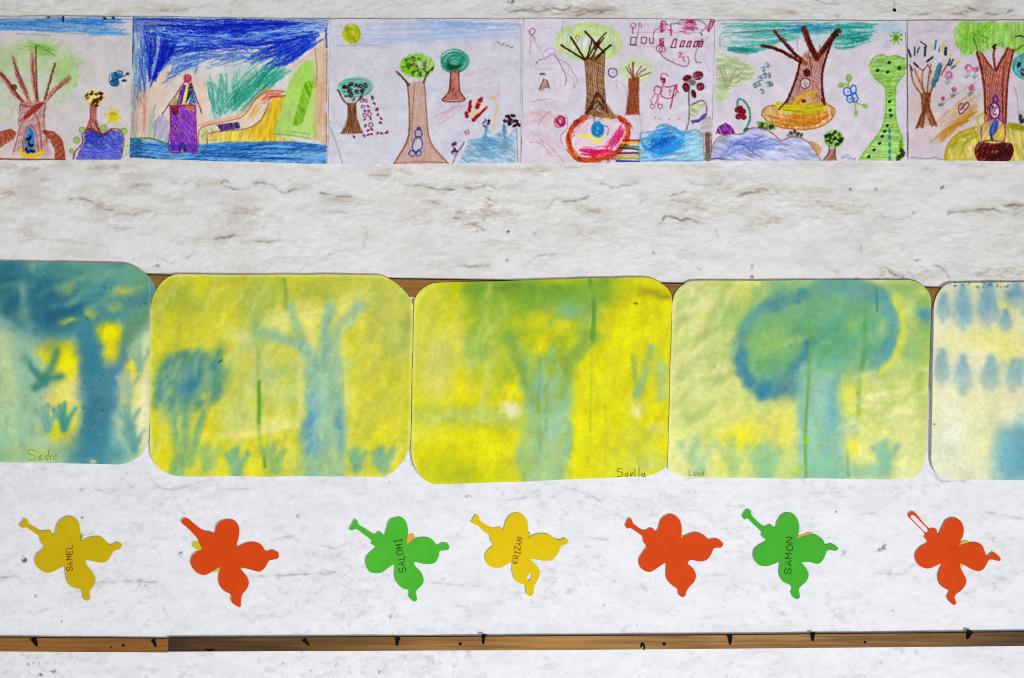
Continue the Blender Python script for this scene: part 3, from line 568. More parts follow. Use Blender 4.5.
    A.ln([345, 380, 310, 420], '#4a2410', 7, .9); A.ln([490, 380, 503, 402], '#6a2c1c', 9, .8)
    # bush
    A.fl([50, 195, 120, 205, 150, 222, 195, 235, 208, 262, 190, 292, 140, 315, 90, 345, 50, 385], '#c3d2a4', .8, .4, True); A.ht([50, 195, 120, 205, 200, 240, 200, 290, 120, 320, 50, 380], '#97b368', 35, 9, 6, .65, 14)
    for f in ([55, 240, 75, 290, 85, 330], [75, 240, 90, 300], [150, 265, 110, 300, 85, 335], [165, 285, 125, 310], [130, 250, 100, 300]):
        A.ln(f, '#94806a', 5, .65)
    A.fw([50, 340, 70, 360, 90, 330], [40, 395, 60, 385, 100, 350], 8, '#a8cc80', 8, .6, 6, .4, .9)
    # small swallows
    A.t(710, 14, 8.92)
    for x, y in ((482, 488), (515, 455), (455, 575), (490, 550), (530, 545), (405, 640), (435, 620), (520, 625), (545, 625), (468, 690)):
        A.ln([x - 22, y - 6, x - 4, y - 20, x + 8, y - 6, x - 6, y + 4, x + 12, y + 4, x + 6, y + 20, x - 14, y + 16], '#2c5c62', 8, .85)
    A.t(706, 10, 4.237)
    A.ln([162, 512, 182, 485, 188, 440, 172, 400, 150, 380, 134, 384, 132, 424], '#2a806c', 8, .9); A.ds(172, 508, 12, '#2a5a3c', 10)
    for x, y in ((133, 424), (158, 430), (136, 452), (160, 454), (146, 418), (148, 440)):
        A.ds(x, y, 12, '#8c1022', 12, .95); A.el(x, y, 10, 10, '#5a0814', 3, .6)
    # pool
    A.fl([40, 522, 52, 494, 80, 478, 105, 488, 126, 522, 82, 530], '#6a107a', .95, .2); A.fw([55, 510, 80, 490, 110, 500], [60, 520, 85, 505, 118, 515], 6, '#a05ab0', 4, .6, 3, .4, .9)
    A.ds(257, 490, 44, '#8ab23c', 15, .9, 16); A.dabs_in(257, 490, 38, 12, 16, '#2f4a14', 6, .85)
    A.fl([22, 638, 28, 580, 58, 540, 90, 525, 150, 522, 190, 500, 250, 502, 290, 528, 312, 552, 360, 535, 410, 545, 450, 580, 484, 638], '#b3b9de', .95)
    A.fw([30, 620, 100, 560, 240, 530], [60, 630, 250, 600, 440, 580], 70, '#7c8ccc', 6, .5, 8, .08, .3); A.fw([60, 560, 150, 550, 250, 530], [60, 600, 160, 580, 300, 570], 20, '#5a6cc0', 6, .5, 8, .1, .3); A.fw([200, 600, 300, 590, 400, 600], [200, 630, 300, 630, 440, 625], 24, '#d2d6ea', 6, .6, 6, .1, .3)
    A.ln([24, 600, 30, 575, 60, 535, 100, 525, 150, 524, 190, 500, 250, 502, 288, 525, 312, 550, 360, 534, 415, 548, 452, 582, 486, 636], '#96544c', 5, .85)
    A.ln([112, 568, 150, 570, 185, 590, 236, 625], '#46587e', 4, .8); A.fl([335, 535, 355, 515, 380, 510, 405, 525, 412, 545], '#8c7c70', .85); A.dab([360, 520, 375, 515, 390, 525, 405, 530], '#2f3034', 8, .8)
    A.fl([435, 556, 465, 558, 488, 580, 490, 600, 476, 622], '#bd8c44', .9); A.ln([25, 632, 60, 628, 80, 634], '#2c4470', 7, .7)
    # small tree
    A.ds(542, 546, 43, '#86b64c', 38, .92); A.dabs_in(542, 546, 36, 30, 34, '#24400f', 7, .9); A.dabs_in(542, 546, 20, 16, 6, '#d2d888', 5, .7)
    A.fl([522, 590, 550, 585, 548, 638, 500, 640, 516, 615], '#a8573c', .92); A.ln([524, 574, 518, 610, 496, 638], '#1d3c44', 5, .9); A.ln([548, 572, 546, 610, 552, 640], '#1d4f5c', 5, .9)
    A.ln([575, 632, 590, 616, 610, 614], '#74748e', 3, .7); A.ln([572, 624, 600, 622, 605, 632, 615, 622, 622, 634, 634, 626, 628, 638], '#6a6a88', 3, .75)
    # winged doodle
    for x, y, rx, ry in ((599, 346, 15, 18), (624, 336, 13, 17), (612, 378, 15, 17), (630, 372, 12, 17)):
        A.ds(x, y, rx, '#c9d2ea', ry, .8); A.el(x, y, rx, ry, '#2f56ac', 6, .9)
    A.dab([602, 346, 610, 378, 628, 376], '#3c6a9c', 5, .7)
    A.ln([575, 325, 592, 312, 604, 330], '#76a83a', 6, .9); A.ds(572, 318, 15, '#86b04a', 12); A.ds(606, 289, 11, '#94b060', 14); A.el(606, 289, 11, 14, '#6a9030', 4, .8); A.ln([604, 302, 606, 328], '#76a83a', 5, .9)
    A.ln([630, 392, 634, 425], '#86b04a', 5, .9); A.ds(636, 437, 8, '#86b04a', 13); A.ln([638, 396, 660, 400], '#86b04a', 5, .9); A.ds(674, 407, 13, '#86b04a', 10, .9, 25)
    # tall green tree
    A.fl([690, 235, 710, 205, 745, 192, 772, 200, 800, 194, 840, 205, 852, 235, 845, 270, 808, 320, 802, 400, 808, 480, 832, 540, 842, 570, 832, 637, 645, 637, 700, 565, 745, 500, 760, 430, 757, 330, 715, 290, 694, 265], '#9acb66', .95)
    A.ht([690, 235, 745, 192, 840, 205, 848, 265, 805, 325, 757, 325, 700, 270], '#6ea82a', 50, 8, 5, .7, 8); A.ht([757, 330, 805, 325, 808, 480, 840, 570, 832, 637, 650, 637, 745, 500], '#7fbe45', 65, 10, 5, .65, 12)
    A.ht([740, 520, 800, 500, 825, 630, 690, 635], '#bfdda0', 80, 12, 6, .6, 12); A.ln([715, 290, 756, 330, 760, 430, 745, 500, 700, 565, 648, 634], '#6fae3a', 6, .8); A.ln([845, 268, 806, 322, 802, 400, 808, 480, 834, 545], '#6fae3a', 5, .8)
    A.ln([690, 235, 712, 206, 745, 192, 772, 200, 800, 193, 842, 206], '#5f9a24', 6, .8); A.ds(826, 572, 10, '#7a8a1c', 22, .8); A.dab([815, 628, 828, 618, 832, 600], '#30401a', 14, .85); A.ds(790, 490, 8, '#a0a020', 10, .7); A.ds(776, 302, 12, '#9a9430', 14, .6)
    for x, y in ((776, 222), (727, 256), (770, 263), (778, 388), (780, 425), (784, 447), (768, 489), (757, 514), (747, 535), (735, 565), (712, 593), (690, 621)):
        A.ds(x, y, 8, '#0e2412', 6, .95, -30)
    A.ds(819, 246, 8, '#0c4038', 10); A.el(778, 354, 8, 9, '#5a7414', 4, .8)
    for y in (512, 540, 570, 600, 628):
        A.ds(778, y, 6, '#1b6676', 12, .9); A.ds(778, y + 2, 9, '#7cc0b0', 14, .35)
    for an in (20, 65, 110, 150, 200, 245, 290, 330):
        A.ln([805, 118, 805 + 26 * math.cos(math.radians(an)), 118 + 26 * math.sin(math.radians(an))], '#6a9c24', 8, .8)
    A.ds(805, 118, 11, '#5f9010'); A.ht([755, 130, 790, 130, 785, 160, 750, 155], '#8b9ac6', 40, 8, 6, .6, 8); A.ln([845, 95, 850, 300, 853, 620], '#5c5868', 4, .6)

def draw_boat_tree(A):
    A.t(900, 10, 4.237)
    A.ht([30, 50, 850, 50, 850, 640, 30, 640], '#c8c0d2', 15, 14, 10, .35, 40)
    A.fw([30, 90, 140, 70, 240, 90], [40, 110, 140, 95, 230, 110], 8, '#a8a2bc', 5, .4, 8, .3, .8)
    A.ht([40, 260, 130, 260, 150, 500, 40, 470], '#c9a898', 80, 10, 7, .45, 20); A.ht([45, 540, 140, 480, 190, 560, 60, 640], '#c9a0a2', 40, 11, 6, .5, 20)
    # ochre sweep
    A.fw([120, 565, 200, 500, 340, 390], [150, 575, 240, 500, 345, 440], 50, '#b8862c', 6, .65, 6, .15, .5); A.fw([150, 470, 220, 420, 330, 330], [180, 520, 260, 460, 345, 390], 40, '#c09a66', 6, .55, 9, .15, .5)
    A.ln([160, 410, 230, 360, 320, 310], '#b0805c', 4, .6); A.ln([130, 560, 200, 505, 290, 470], '#a8761c', 9, .6)
    A.ht([35, 200, 230, 220, 200, 330, 160, 400, 60, 420], '#cbb0a4', 70, 9, 6, .4, 20); A.ht([35, 400, 330, 300, 340, 480, 200, 560, 40, 560], '#c8a890', 28, 10, 6, .35, 24)
    # leafy tree
    A.ht([40, 240, 100, 280, 140, 240, 130, 370, 90, 370], '#b8937c', 75, 8, 5, .65, 12)
    A.fl([88, 350, 132, 350, 126, 420, 156, 488, 132, 496, 108, 440, 92, 500, 66, 498, 92, 430], '#8e5026', .9); A.ht([88, 350, 132, 350, 126, 420, 156, 488, 66, 498, 92, 430], '#5f2c0c', 78, 7, 4, .75, 8)
    for f, w in (([40, 230, 60, 310, 98, 372], 6), ([60, 250, 85, 310, 105, 360], 5), ([100, 250, 92, 300, 108, 360], 5), ([130, 230, 118, 300, 112, 365], 6), ([155, 300, 135, 330, 118, 372], 8), ([112, 370, 95, 440, 70, 500], 9), ([112, 370, 130, 430, 155, 490], 9), ([108, 400, 96, 500], 7)):
        A.ln(f, '#7c4018', w, .85)
    A.ln([168, 235, 155, 275, 142, 315], '#2f6c84', 22, .85, .4); A.ln([172, 240, 160, 300], '#174a64', 6, .7)
    A.t(904, 14, 8.92)
    for f, w, c in (([40, 320, 60, 380], 18, 0), ([95, 295, 95, 370], 12, 0), ([135, 298, 120, 345], 12, 0), ([150, 248, 200, 282], 10, 0), ([190, 295, 187, 372], 20, 0), ([285, 240, 275, 312], 16, 3), ([246, 268, 240, 325], 16, 2), ([345, 268, 340, 330], 22, 1), ([375, 305, 370, 360], 26, 0), ([315, 300, 312, 332], 14, 3), ([255, 385, 205, 425], 18, 0), ([92, 440, 122, 468], 20, 0), ([410, 405, 398, 455], 16, 0), ([438, 405, 415, 460], 14, 0), ([492, 425, 458, 455], 22, 1), ([455, 462, 425, 482], 18, 3), ([390, 445, 330, 545], 12, 4), ([215, 450, 172, 505], 9, 4), ([120, 470, 165, 505], 9, 4), ([215, 455, 245, 525], 9, 4), ([60, 465, 75, 505], 12, 0), ([425, 345, 390, 400], 22, 2)):
        A.ln(f, ('#15263e', '#d2ba3c', '#c0c27a', '#2a6078', '#8a3024')[c], w, .88, .3)
    A.t(900, 10, 4.237)
    for x, y, r in ((207, 275, 15), (290, 247, 17), (322, 252, 13), (230, 335, 11), (303, 330, 12), (182, 375, 8)):
        A.ds(x, y, r, '#cfa0b8', a=.6); A.swirl(x, y, r, r, 5, '#a84472', 4, .75)
        A.ln([x - 4, y + r, x - 8, y + r + 22], '#5a8a8c', 5, .7); A.ln([x - 18, y + r + 12, x - 8, y + r + 24, x + 6, y + r + 10], '#4c7c84', 4, .75)
    A.ds(225, 362, 10, '#3f8a6c', 6, .7); A.ds(300, 352, 9, '#5a8f7c', 6, .6); A.ds(172, 402, 12, '#5f7a5c', 6, .6)
    A.ln([252, 440, 248, 412, 262, 395, 272, 412, 256, 420, 285, 388, 292, 402, 272, 425, 262, 438, 252, 440], '#6a1846', 5, .9)
    # big crown
    A.fl([225, 90, 245, 52, 860, 52, 860, 200, 500, 185, 440, 150, 400, 160, 330, 180, 268, 192, 236, 150], '#a9d06c', .9)
    A.ht([225, 90, 245, 52, 620, 52, 560, 190, 480, 165, 330, 180, 265, 192, 236, 150], '#74b82a', 42, 10, 7, .8, 20); A.ht([250, 60, 400, 55, 380, 160, 260, 180], '#5aa816', 50, 12, 6, .7, 20); A.ht([380, 70, 520, 55, 520, 130, 420, 160], '#8fc26a', 35, 10, 7, .6, 20)
    A.fw([260, 80, 300, 130, 320, 170], [330, 70, 400, 120, 480, 150], 12, '#3c7a10', 4, .5, 12, .1, .4); A.ht([560, 60, 860, 60, 860, 190, 600, 190], '#6aae2c', 48, 10, 6, .7, 20)
    # trunk
    A.fl([322, 180, 345, 178, 398, 250, 402, 170, 410, 250, 455, 160, 482, 165, 462, 260, 448, 500, 358, 500, 358, 320], '#bd7866', .93)
    A.ht([322, 180, 345, 178, 398, 250, 455, 160, 482, 165, 462, 260, 448, 500, 358, 500, 358, 320], '#843424', 80, 8, 5, .8, 10)
    for f, w in (([325, 178, 345, 250, 358, 330, 362, 480], 9), ([345, 182, 370, 220, 395, 255], 6), ([402, 150, 398, 200, 404, 255], 8), ([456, 160, 430, 210, 408, 258], 8), ([480, 168, 462, 250, 452, 340, 448, 480], 8), ([440, 240, 436, 340, 436, 480], 6)):
        A.ln(f, '#70220f', w, .88, .3)
    A.ln([310, 120, 322, 150, 330, 180], '#3c5a34', 6, .7); A.dab([402, 150, 398, 160], '#3a2c14', 9, .8); A.ln([490, 112, 520, 112, 560, 130], '#202c20', 6, .85); A.ln([490, 170, 520, 150], '#4a5a20', 8, .7)
    A.ds(540, 235, 66, '#5cb4b0', 56, .85); A.swirl(540, 235, 64, 54, 12, '#2f8a90', 6, .6); A.ds(503, 232, 7, '#141a20', 13, .95, 20); A.ds(520, 264, 10, '#3a1834', 15, .9, -20); A.dab([520, 262, 560, 230, 580, 250], '#c8a8c0', 7, .8)
    A.ln([485, 330, 495, 370, 500, 440], '#8c7c94', 5, .6); A.ht([500, 430, 560, 420, 560, 500, 500, 490], '#6c6c6c', 60, 9, 6, .75, 8); A.dab([510, 455, 520, 470], '#202428', 12, .8)
    # mound
    A.fl([188, 642, 195, 590, 235, 532, 320, 494, 460, 482, 560, 500, 640, 560, 660, 642], '#cdb84a', .92)
    A.fw([200, 620, 240, 545, 330, 505], [250, 630, 280, 570, 330, 530], 26, '#9c9a1c', 7, .65, 6, .2, .6); A.ht([210, 590, 320, 540, 320, 635, 215, 635], '#e2d49c', 70, 12, 9, .6, 14); A.ht([450, 500, 540, 510, 560, 630, 470, 630], '#d9d078', 60, 12, 8, .6, 12)
    A.ln([190, 640, 196, 590, 236, 532, 320, 495], '#ae901a', 11, .85); A.ln([455, 486, 520, 500, 590, 530, 650, 620], '#ae9a24', 10, .8); A.fw([455, 480, 490, 484, 560, 505], [455, 495, 490, 500, 560, 520], 12, '#8c8c1c', 6, .65, 4, .3, .8); A.ln([300, 632, 200, 634], '#c8a21c', 7, .8)
    # seated figure
    A.fl([342, 550, 346, 490, 372, 462, 430, 460, 448, 500, 444, 555], '#c9b090', .8); A.ht([360, 490, 380, 470, 380, 545, 356, 545], '#c8b438', 80, 9, 6, .7, 8); A.fl([408, 540, 410, 510, 440, 500, 440, 545], '#c9b020', .8)
    A.ln([344, 550, 342, 500, 360, 475, 385, 462], '#78346a', 6, .85); A.ln([420, 462, 442, 480, 448, 520, 440, 556], '#78346a', 6, .85)
    A.ds(397, 500, 16, '#2c50b4', 36, .92, 22); A.ln([386, 530, 390, 550], '#141c44', 10, .85); A.ln([400, 480, 392, 520], '#8098d0', 5, .7)
    A.ds(402, 428, 19, '#dcd4e4', 34, .95); A.el(402, 428, 20, 35, '#5c1478', 7, .92); A.el(404, 378, 10, 14, '#6a1a8a', 8, .9)
    A.ln([390, 416, 398, 414], '#3a3040', 4, .85); A.ln([405, 414, 412, 414], '#3a3040', 4, .85); A.ln([402, 418, 400, 430], '#6a6070', 3, .8); A.ln([394, 440, 402, 444, 410, 440], '#4a2040', 4, .9); A.ln([386, 400, 395, 412], '#2a1838', 7, .8)
    A.el(346, 466, 17, 26, '#c6ae1c', 9, .9, 15); A.ln([375, 460, 400, 470, 440, 462], '#9a50b0', 5, .7)
    # boat
    A.fl([316, 600, 322, 572, 345, 560, 400, 566, 465, 562, 482, 590, 474, 622, 450, 642, 345, 642, 322, 625], '#5c0c22', .97, .15, True); A.swirl(400, 602, 74, 34, 14, '#36040f', 6, .6, .1); A.fw([330, 575, 400, 575, 470, 580], [325, 620, 380, 632, 450, 632], 10, '#8c3448', 5, .6, 4, .2, .5)
    A.ln([335, 560, 380, 552, 440, 560], '#6a3a34', 6, .8)
    A.ln([45, 625, 120, 632, 150, 628, 180, 634], '#5a5670', 4, .6)
# ================================================================== the five wet-in-wet paintings
def tuft(A, x, y, h, c, w=14, a=.75, lean=0):
    for dx, sc in ((-.55, .75), (0, 1.0), (.55, .8), (-.25, .9)):
        A.ws([x, y, x + dx * h * .35 + lean * .4, y - h * .5 * sc, x + dx * h * .8 + lean, y - h * sc], c, w * .8, min(1, a * 1.05), 2.2, .5)
    A.ws([x, y, x + lean * .2, y - h * .35], c, w * 1.5, a, 2, .5)

def speck(A, cx, cy, rx, ry, n, c, r):
    A.dabs_in(cx, cy, rx, ry, n, c, r, .6)

def paint_blue_tree(A):
    A.t(0, 250, 2.95)
    A.bl(60, 420, 200, 190, '#a9cda8', .92, 0, 3); A.bl(0, 480, 60, 160, '#98c6a4', .85); A.bl(15, 330, 20, 120, '#d2dca0', .7); A.bl(95, 330, 60, 70, '#a6cab0', .7)
    A.bl(400, 480, 60, 200, '#f0e8a8', .95, 0, 3); A.bl(200, 420, 60, 160, '#f0e680', .95, 0, 3)
    A.bl(185, 305, 72, 40, '#f4e40c', .98, 0, 3); A.bl(200, 340, 44, 44, '#f4e40c', .9); A.bl(200, 480, 52, 66, '#f2e040', .95, 20); A.bl(220, 420, 36, 60, '#f0e690', .9); A.bl(170, 535, 40, 26, '#f0e41e', .8); A.bl(395, 340, 46, 34, '#f2e024', .9); A.bl(380, 410, 30, 40, '#f0e250', .8)
    # crown
    A.ws([-200, 90, 0, 90, 200, 110, 440, 90], '#54978a', 175, .97, 4); A.ws([100, 200, 200, 215, 330, 190, 400, 130], '#5a9c98', 110, .9, 3)
    A.bl(420, 60, 60, 36, '#84b684', .85); A.bl(300, 60, 90, 30, '#6aa890', .7); A.bl(90, 50, 22, 18, '#c4d8a4', .8)
    A.bl(170, 195, 75, 60, '#2a6c84', .95); A.bl(140, 130, 60, 60, '#34768a', .9); A.bl(20, 120, 55, 75, '#30728a', .95); A.bl(230, 160, 70, 34, '#2f7090', .85, -15); A.bl(290, 120, 60, 40, '#4d94a0', .8); A.bl(40, 70, 60, 30, '#3d8a98', .7)
    A.bl(68, 185, 18, 16, '#d6dc80', .9); A.bl(66, 130, 7, 50, '#8cb8a8', .7); A.bl(205, 110, 26, 14, '#c4cf70', .8, -15); A.bl(372, 122, 36, 12, '#c8d070', .8, 10); A.bl(268, 190, 18, 22, '#cdd04e', .85, 20); A.bl(342, 168, 28, 14, '#c2d05e', .8, -10)
    A.bl(200, 212, 26, 12, '#8cb880', .7, -15)
    # trunk and fork
    A.ws([262, 260, 285, 400, 290, 520, 270, 640], '#4a8c9c', 92, .96, 4); A.ws([290, 480, 310, 400, 350, 300, 400, 200, 450, 150], '#58909a', 52, .9, 3); A.ws([420, 190, 400, 230, 380, 260], '#7aae80', 60, .7)
    A.bl(318, 252, 42, 40, '#f5e60a', .98, 0, 3.5); A.bl(322, 300, 20, 30, '#f0e416', .9)
    A.bl(262, 500, 18, 90, '#3a7c94', .7); A.bl(330, 400, 16, 70, '#5c8cc0', .7, 12); A.bl(272, 330, 14, 90, '#3f8aa4', .6); A.bl(300, 440, 60, 90, '#48889c', .4)
    A.bl(230, 600, 60, 44, '#4a92a0', .85); A.bl(340, 600, 50, 40, '#5a9c9c', .85); A.bl(270, 625, 12, 10, '#e6dca0', .8); A.bl(50, 600, 90, 34, '#a5c880', .7); A.bl(120, 606, 60, 20, '#c3cf6a', .6); A.bl(10, 610, 30, 20, '#8ac0a0', .6)
    A.ws([66, 110, 68, 160, 64, 200], '#b4cba4', 24, .75, 2.5); A.bl(16, 130, 44, 70, '#2a6880', .8); A.brush([100, 130, 280, 120, 300, 200, 100, 240], '#2c6a86', 20, 22, .45); A.brush([250, 40, 440, 60, 430, 200, 280, 180], '#7ab08c', 20, 18, .4); A.ws([440, 110, 415, 190, 380, 260], '#6c9c74', 40, .6, 2.2)
    for x, y, rx, ry in ((205, 108, 24, 12), (372, 122, 32, 10), (268, 188, 14, 20), (342, 168, 24, 12), (200, 212, 24, 10)):
        A.bl(x, y, rx, ry, '#c8cf62', .75, -10)
    # birds and leaves
    for f in ([75, 318, 95, 350, 125, 384], [165, 300, 150, 345, 130, 380], [100, 408, 125, 396], [128, 382, 160, 376, 178, 372]):
        A.ws(f, '#4a9080', 24, .85, 2.0, .8)
    for x, y, c in ((190, 525, '#4fa090'), (140, 530, '#80b8a4'), (380, 530, '#7ab2a4'), (378, 430, '#a3c0a0'), (412, 350, '#93b89c'), (395, 590, '#6aa8a0')):
        tuft(A, x, y, 72, c, 18, .8)
    A.bl(428, 470, 10, 120, '#f4ecc4', .7)
    speck(A, 230, 130, 210, 80, 46, '#1c4a60', 3); speck(A, 280, 420, 40, 150, 18, '#1f4f70', 2.6)
    A.ln([110, 20, 112, 80, 108, 160], '#3a6a60', 4, .5); A.ln([440, 60, 442, 300, 436, 540], '#dfe4c4', 5, .4)
    A.brush([0, 260, 110, 260, 120, 600, 0, 600], '#8fbc98', 88, 22, .5); A.brush([0, 300, 60, 300, 60, 600, 0, 600], '#c0d69a', 88, 18, .5); A.brush([0, 40, 440, 60, 420, 160, 260, 220, 0, 180], '#3a8090', 30, 26, .4); A.brush([0, 40, 440, 60, 420, 160, 0, 160], '#84b894', 20, 20, .35)
    for f in ([104, 592, 88, 590, 82, 600, 100, 606, 102, 616, 84, 620], [112, 612, 122, 606, 116, 618, 126, 616], [140, 606, 132, 612, 140, 618, 144, 590], [148, 618, 150, 604, 156, 602], [164, 606, 156, 612, 164, 618, 166, 602]):
        A.sign(f)

def paint_olive_tree(A):
    A.t(140, 260, 2.946)
    A.bl(300, 330, 420, 320, '#e8de20', .85, 0, 4)
    A.brush([60, 60, 440, 60, 420, 300, 60, 320], '#ccd032', 62, 22, .55); A.brush([440, 60, 800, 70, 800, 300, 560, 160], '#c4cb48', 80, 18, .6); A.brush([600, 200, 790, 180, 780, 600, 610, 600], '#d0cf30', 40, 26, .55)
    A.bl(120, 110, 60, 40, '#c0c630', .6); A.bl(190, 100, 60, 46, '#f0e610', .7); A.bl(80, 200, 40, 60, '#e8de0c', .8); A.bl(250, 180, 50, 70, '#ece21c', .7); A.bl(560, 95, 140, 34, '#b4c034', .7); A.bl(700, 110, 90, 60, '#c0ca5e', .7); A.bl(380, 90, 90, 46, '#aebe48', .75); A.bl(430, 150, 140, 60, '#bcc83c', .35); A.bl(340, 150, 34, 60, '#a6bc58', .7, 10); A.bl(500, 66, 90, 14, '#c8c428', .6); A.bl(690, 380, 90, 120, '#d2cc2c', .75); A.bl(740, 200, 50, 80, '#cbd060', .7)
    A.brush([40, 60, 800, 60, 790, 620, 40, 620], '#c3c848', 55, 34, .3); A.brush([40, 60, 330, 60, 260, 300, 40, 330], '#bac23c', 60, 30, .5); A.brush([440, 60, 800, 70, 800, 300, 600, 200, 460, 120], '#adb84c', 75, 24, .5); A.brush([40, 300, 800, 300, 790, 630, 40, 630], '#ebe23c', 60, 28, .3)
    # pale glade, branches
    A.bl(120, 110, 90, 44, '#b2bc38', .65); A.bl(60, 160, 26, 60, '#c4c83c', .6); A.bl(350, 120, 60, 60, '#a8bc48', .6); A.bl(410, 185, 52, 34, '#f2ec84', .95, -15); A.bl(505, 160, 60, 30, '#f2ea70', .95); A.bl(500, 240, 24, 50, '#efe886', .9); A.bl(600, 150, 34, 60, '#ece670', .8, 20); A.bl(590, 300, 14, 120, '#f0ea60', .8)
    A.brush([260, 240, 480, 260, 480, 500, 260, 520], '#cbd46c', 60, 22, .7); A.bl(380, 360, 80, 100, '#c6d280', .75); A.bl(270, 460, 80, 70, '#cdd662', .6); A.ws([260, 210, 340, 260, 350, 330], '#d0d884', 40, .6); A.bl(400, 330, 40, 14, '#9ec488', .6, -10); A.bl(440, 400, 50, 20, '#a8c88c', .5, -40); A.ws([200, 520, 330, 510, 460, 480], '#f0ea70', 22, .75); A.bl(380, 480, 80, 26, '#ecec98', .6)
    A.ws([545, 640, 545, 500, 550, 330], '#a0c69c', 118, .97, 5); A.ws([520, 330, 480, 260, 430, 235, 345, 214], '#9cc292', 34, .9, 3); A.ws([510, 300, 462, 210, 444, 140], '#9ac090', 26, .9, 3); A.ws([545, 330, 545, 240, 556, 140], '#9ec496', 34, .92, 3); A.ws([570, 270, 595, 200, 650, 135], '#a0c292', 36, .88, 3); A.bl(345, 190, 26, 40, '#9cbc62', .7, 10)
    A.bl(545, 380, 60, 110, '#9cc8a0', .6); A.bl(505, 470, 24, 80, '#68a4ac', .8); A.bl(495, 580, 26, 60, '#74aaae', .7); A.bl(592, 490, 12, 60, '#6ea6a4', .75); A.bl(540, 610, 100, 26, '#7cb4a4', .85); A.bl(450, 600, 20, 40, '#b0d080', .6); A.bl(558, 300, 14, 120, '#84b48c', .5)
    A.bl(498, 520, 26, 100, '#6aa6ac', .7); A.bl(592, 490, 11, 56, '#66a4a4', .8); A.ws([468, 300, 474, 400, 466, 480], '#eaea84', 18, .6, 2.2); A.ws([600, 200, 604, 320, 612, 420], '#e8e65c', 18, .6, 2.2); A.ws([520, 320, 480, 260, 430, 235, 345, 214], '#86b48c', 20, .6, 2.5); A.ws([545, 330, 545, 240, 556, 140], '#88b690', 20, .6, 2.5)
    # round bush
    A.bl(142, 360, 96, 84, '#6aaa80', .95, 0, 4); A.bl(90, 410, 44, 60, '#70ae84', .85); A.bl(200, 320, 50, 36, '#5a9e84', .7); A.bl(215, 380, 26, 26, '#7ab070', .6); A.bl(146, 368, 22, 40, '#3d82b4', .9); A.bl(110, 350, 34, 30, '#4f92a0', .7); A.bl(180, 400, 20, 16, '#b4c860', .6); A.bl(80, 340, 20, 18, '#8cbc6a', .6)
    A.brush([70, 300, 130, 285, 220, 310, 235, 400, 190, 430, 100, 440, 55, 430], '#4c967c', 50, 22, .55); A.brush([70, 300, 130, 285, 220, 310, 235, 400, 190, 430, 100, 440], '#8cbc70', 20, 14, .4); A.bl(142, 362, 90, 82, '#629f80', .8, 0, 7); A.ws([60, 400, 62, 330, 110, 290, 180, 285, 228, 330, 225, 395, 180, 425], '#4f907c', 30, .6, 2.4); A.bl(118, 345, 16, 20, '#93b868', .7); A.bl(192, 398, 18, 14, '#b0c45c', .75); A.bl(205, 335, 14, 18, '#8cb468', .6); A.bl(90, 390, 12, 16, '#9cbc60', .6); A.brush([80, 310, 210, 300, 215, 410, 90, 420], '#447f78', 60, 14, .4); A.bl(146, 366, 20, 34, '#3d80a4', .85)
    for f, w in (([112, 440, 108, 540, 100, 630], 30), ([142, 440, 132, 540, 120, 620], 26), ([196, 440, 168, 520, 148, 600], 26)):
        A.ws(f, '#72b080', w, .95, 3)
    A.bl(120, 480, 6, 40, '#dcdc50', .7); A.bl(155, 480, 8, 40, '#e0dc3c', .8); A.bl(68, 470, 14, 14, '#e8e2a0', .6); A.bl(205, 490, 20, 70, '#e8dc10', .7); A.bl(70, 560, 26, 60, '#e6da14', .8); A.bl(440, 560, 24, 70, '#e8e030', .6); A.bl(620, 600, 12, 30, '#f0e030', .8); A.bl(330, 600, 200, 30, '#e6dc24', .5)
    # green drips and grass
    A.ws([424, 58, 430, 100, 428, 140], '#86a82c', 11, .75, 2.2, .9); A.ws([345, 240, 348, 300, 350, 440, 352, 520, 366, 600], '#9cbc44', 13, .7, 2.2, .9); A.ws([350, 360, 352, 430, 350, 480], '#5c9c20', 12, .8, 2.2, .9); A.ws([366, 560, 368, 610], '#5c9c3c', 9, .8, 3, .5)
    tuft(A, 285, 628, 70, '#84b87c', 24, .85); tuft(A, 200, 610, 60, '#a0c060', 28, .75); tuft(A, 400, 615, 70, '#94bc60', 26, .8, -8); tuft(A, 640, 612, 55, '#80b078', 24, .85); tuft(A, 715, 615, 60, '#84b47c', 22, .85); A.ws([690, 595, 720, 608, 745, 560], '#84b47c', 20, .7)
    A.ln([232, 302, 242, 294], '#2c3c1c', 5, .9); A.brush([28, 60, 800, 60, 800, 640, 28, 640], '#a6b850', 75, 12, .13); A.brush([28, 60, 800, 60, 800, 640, 28, 640], '#efe890', 70, 10, .13)
    for q in ([60, 60, 110, 46, 720, 48, 800, 110], [803, 110, 800, 400, 795, 560], [33, 150, 28, 400, 30, 560]):
        A.ws(q, '#e9e888', 12, .6, 2, .6)

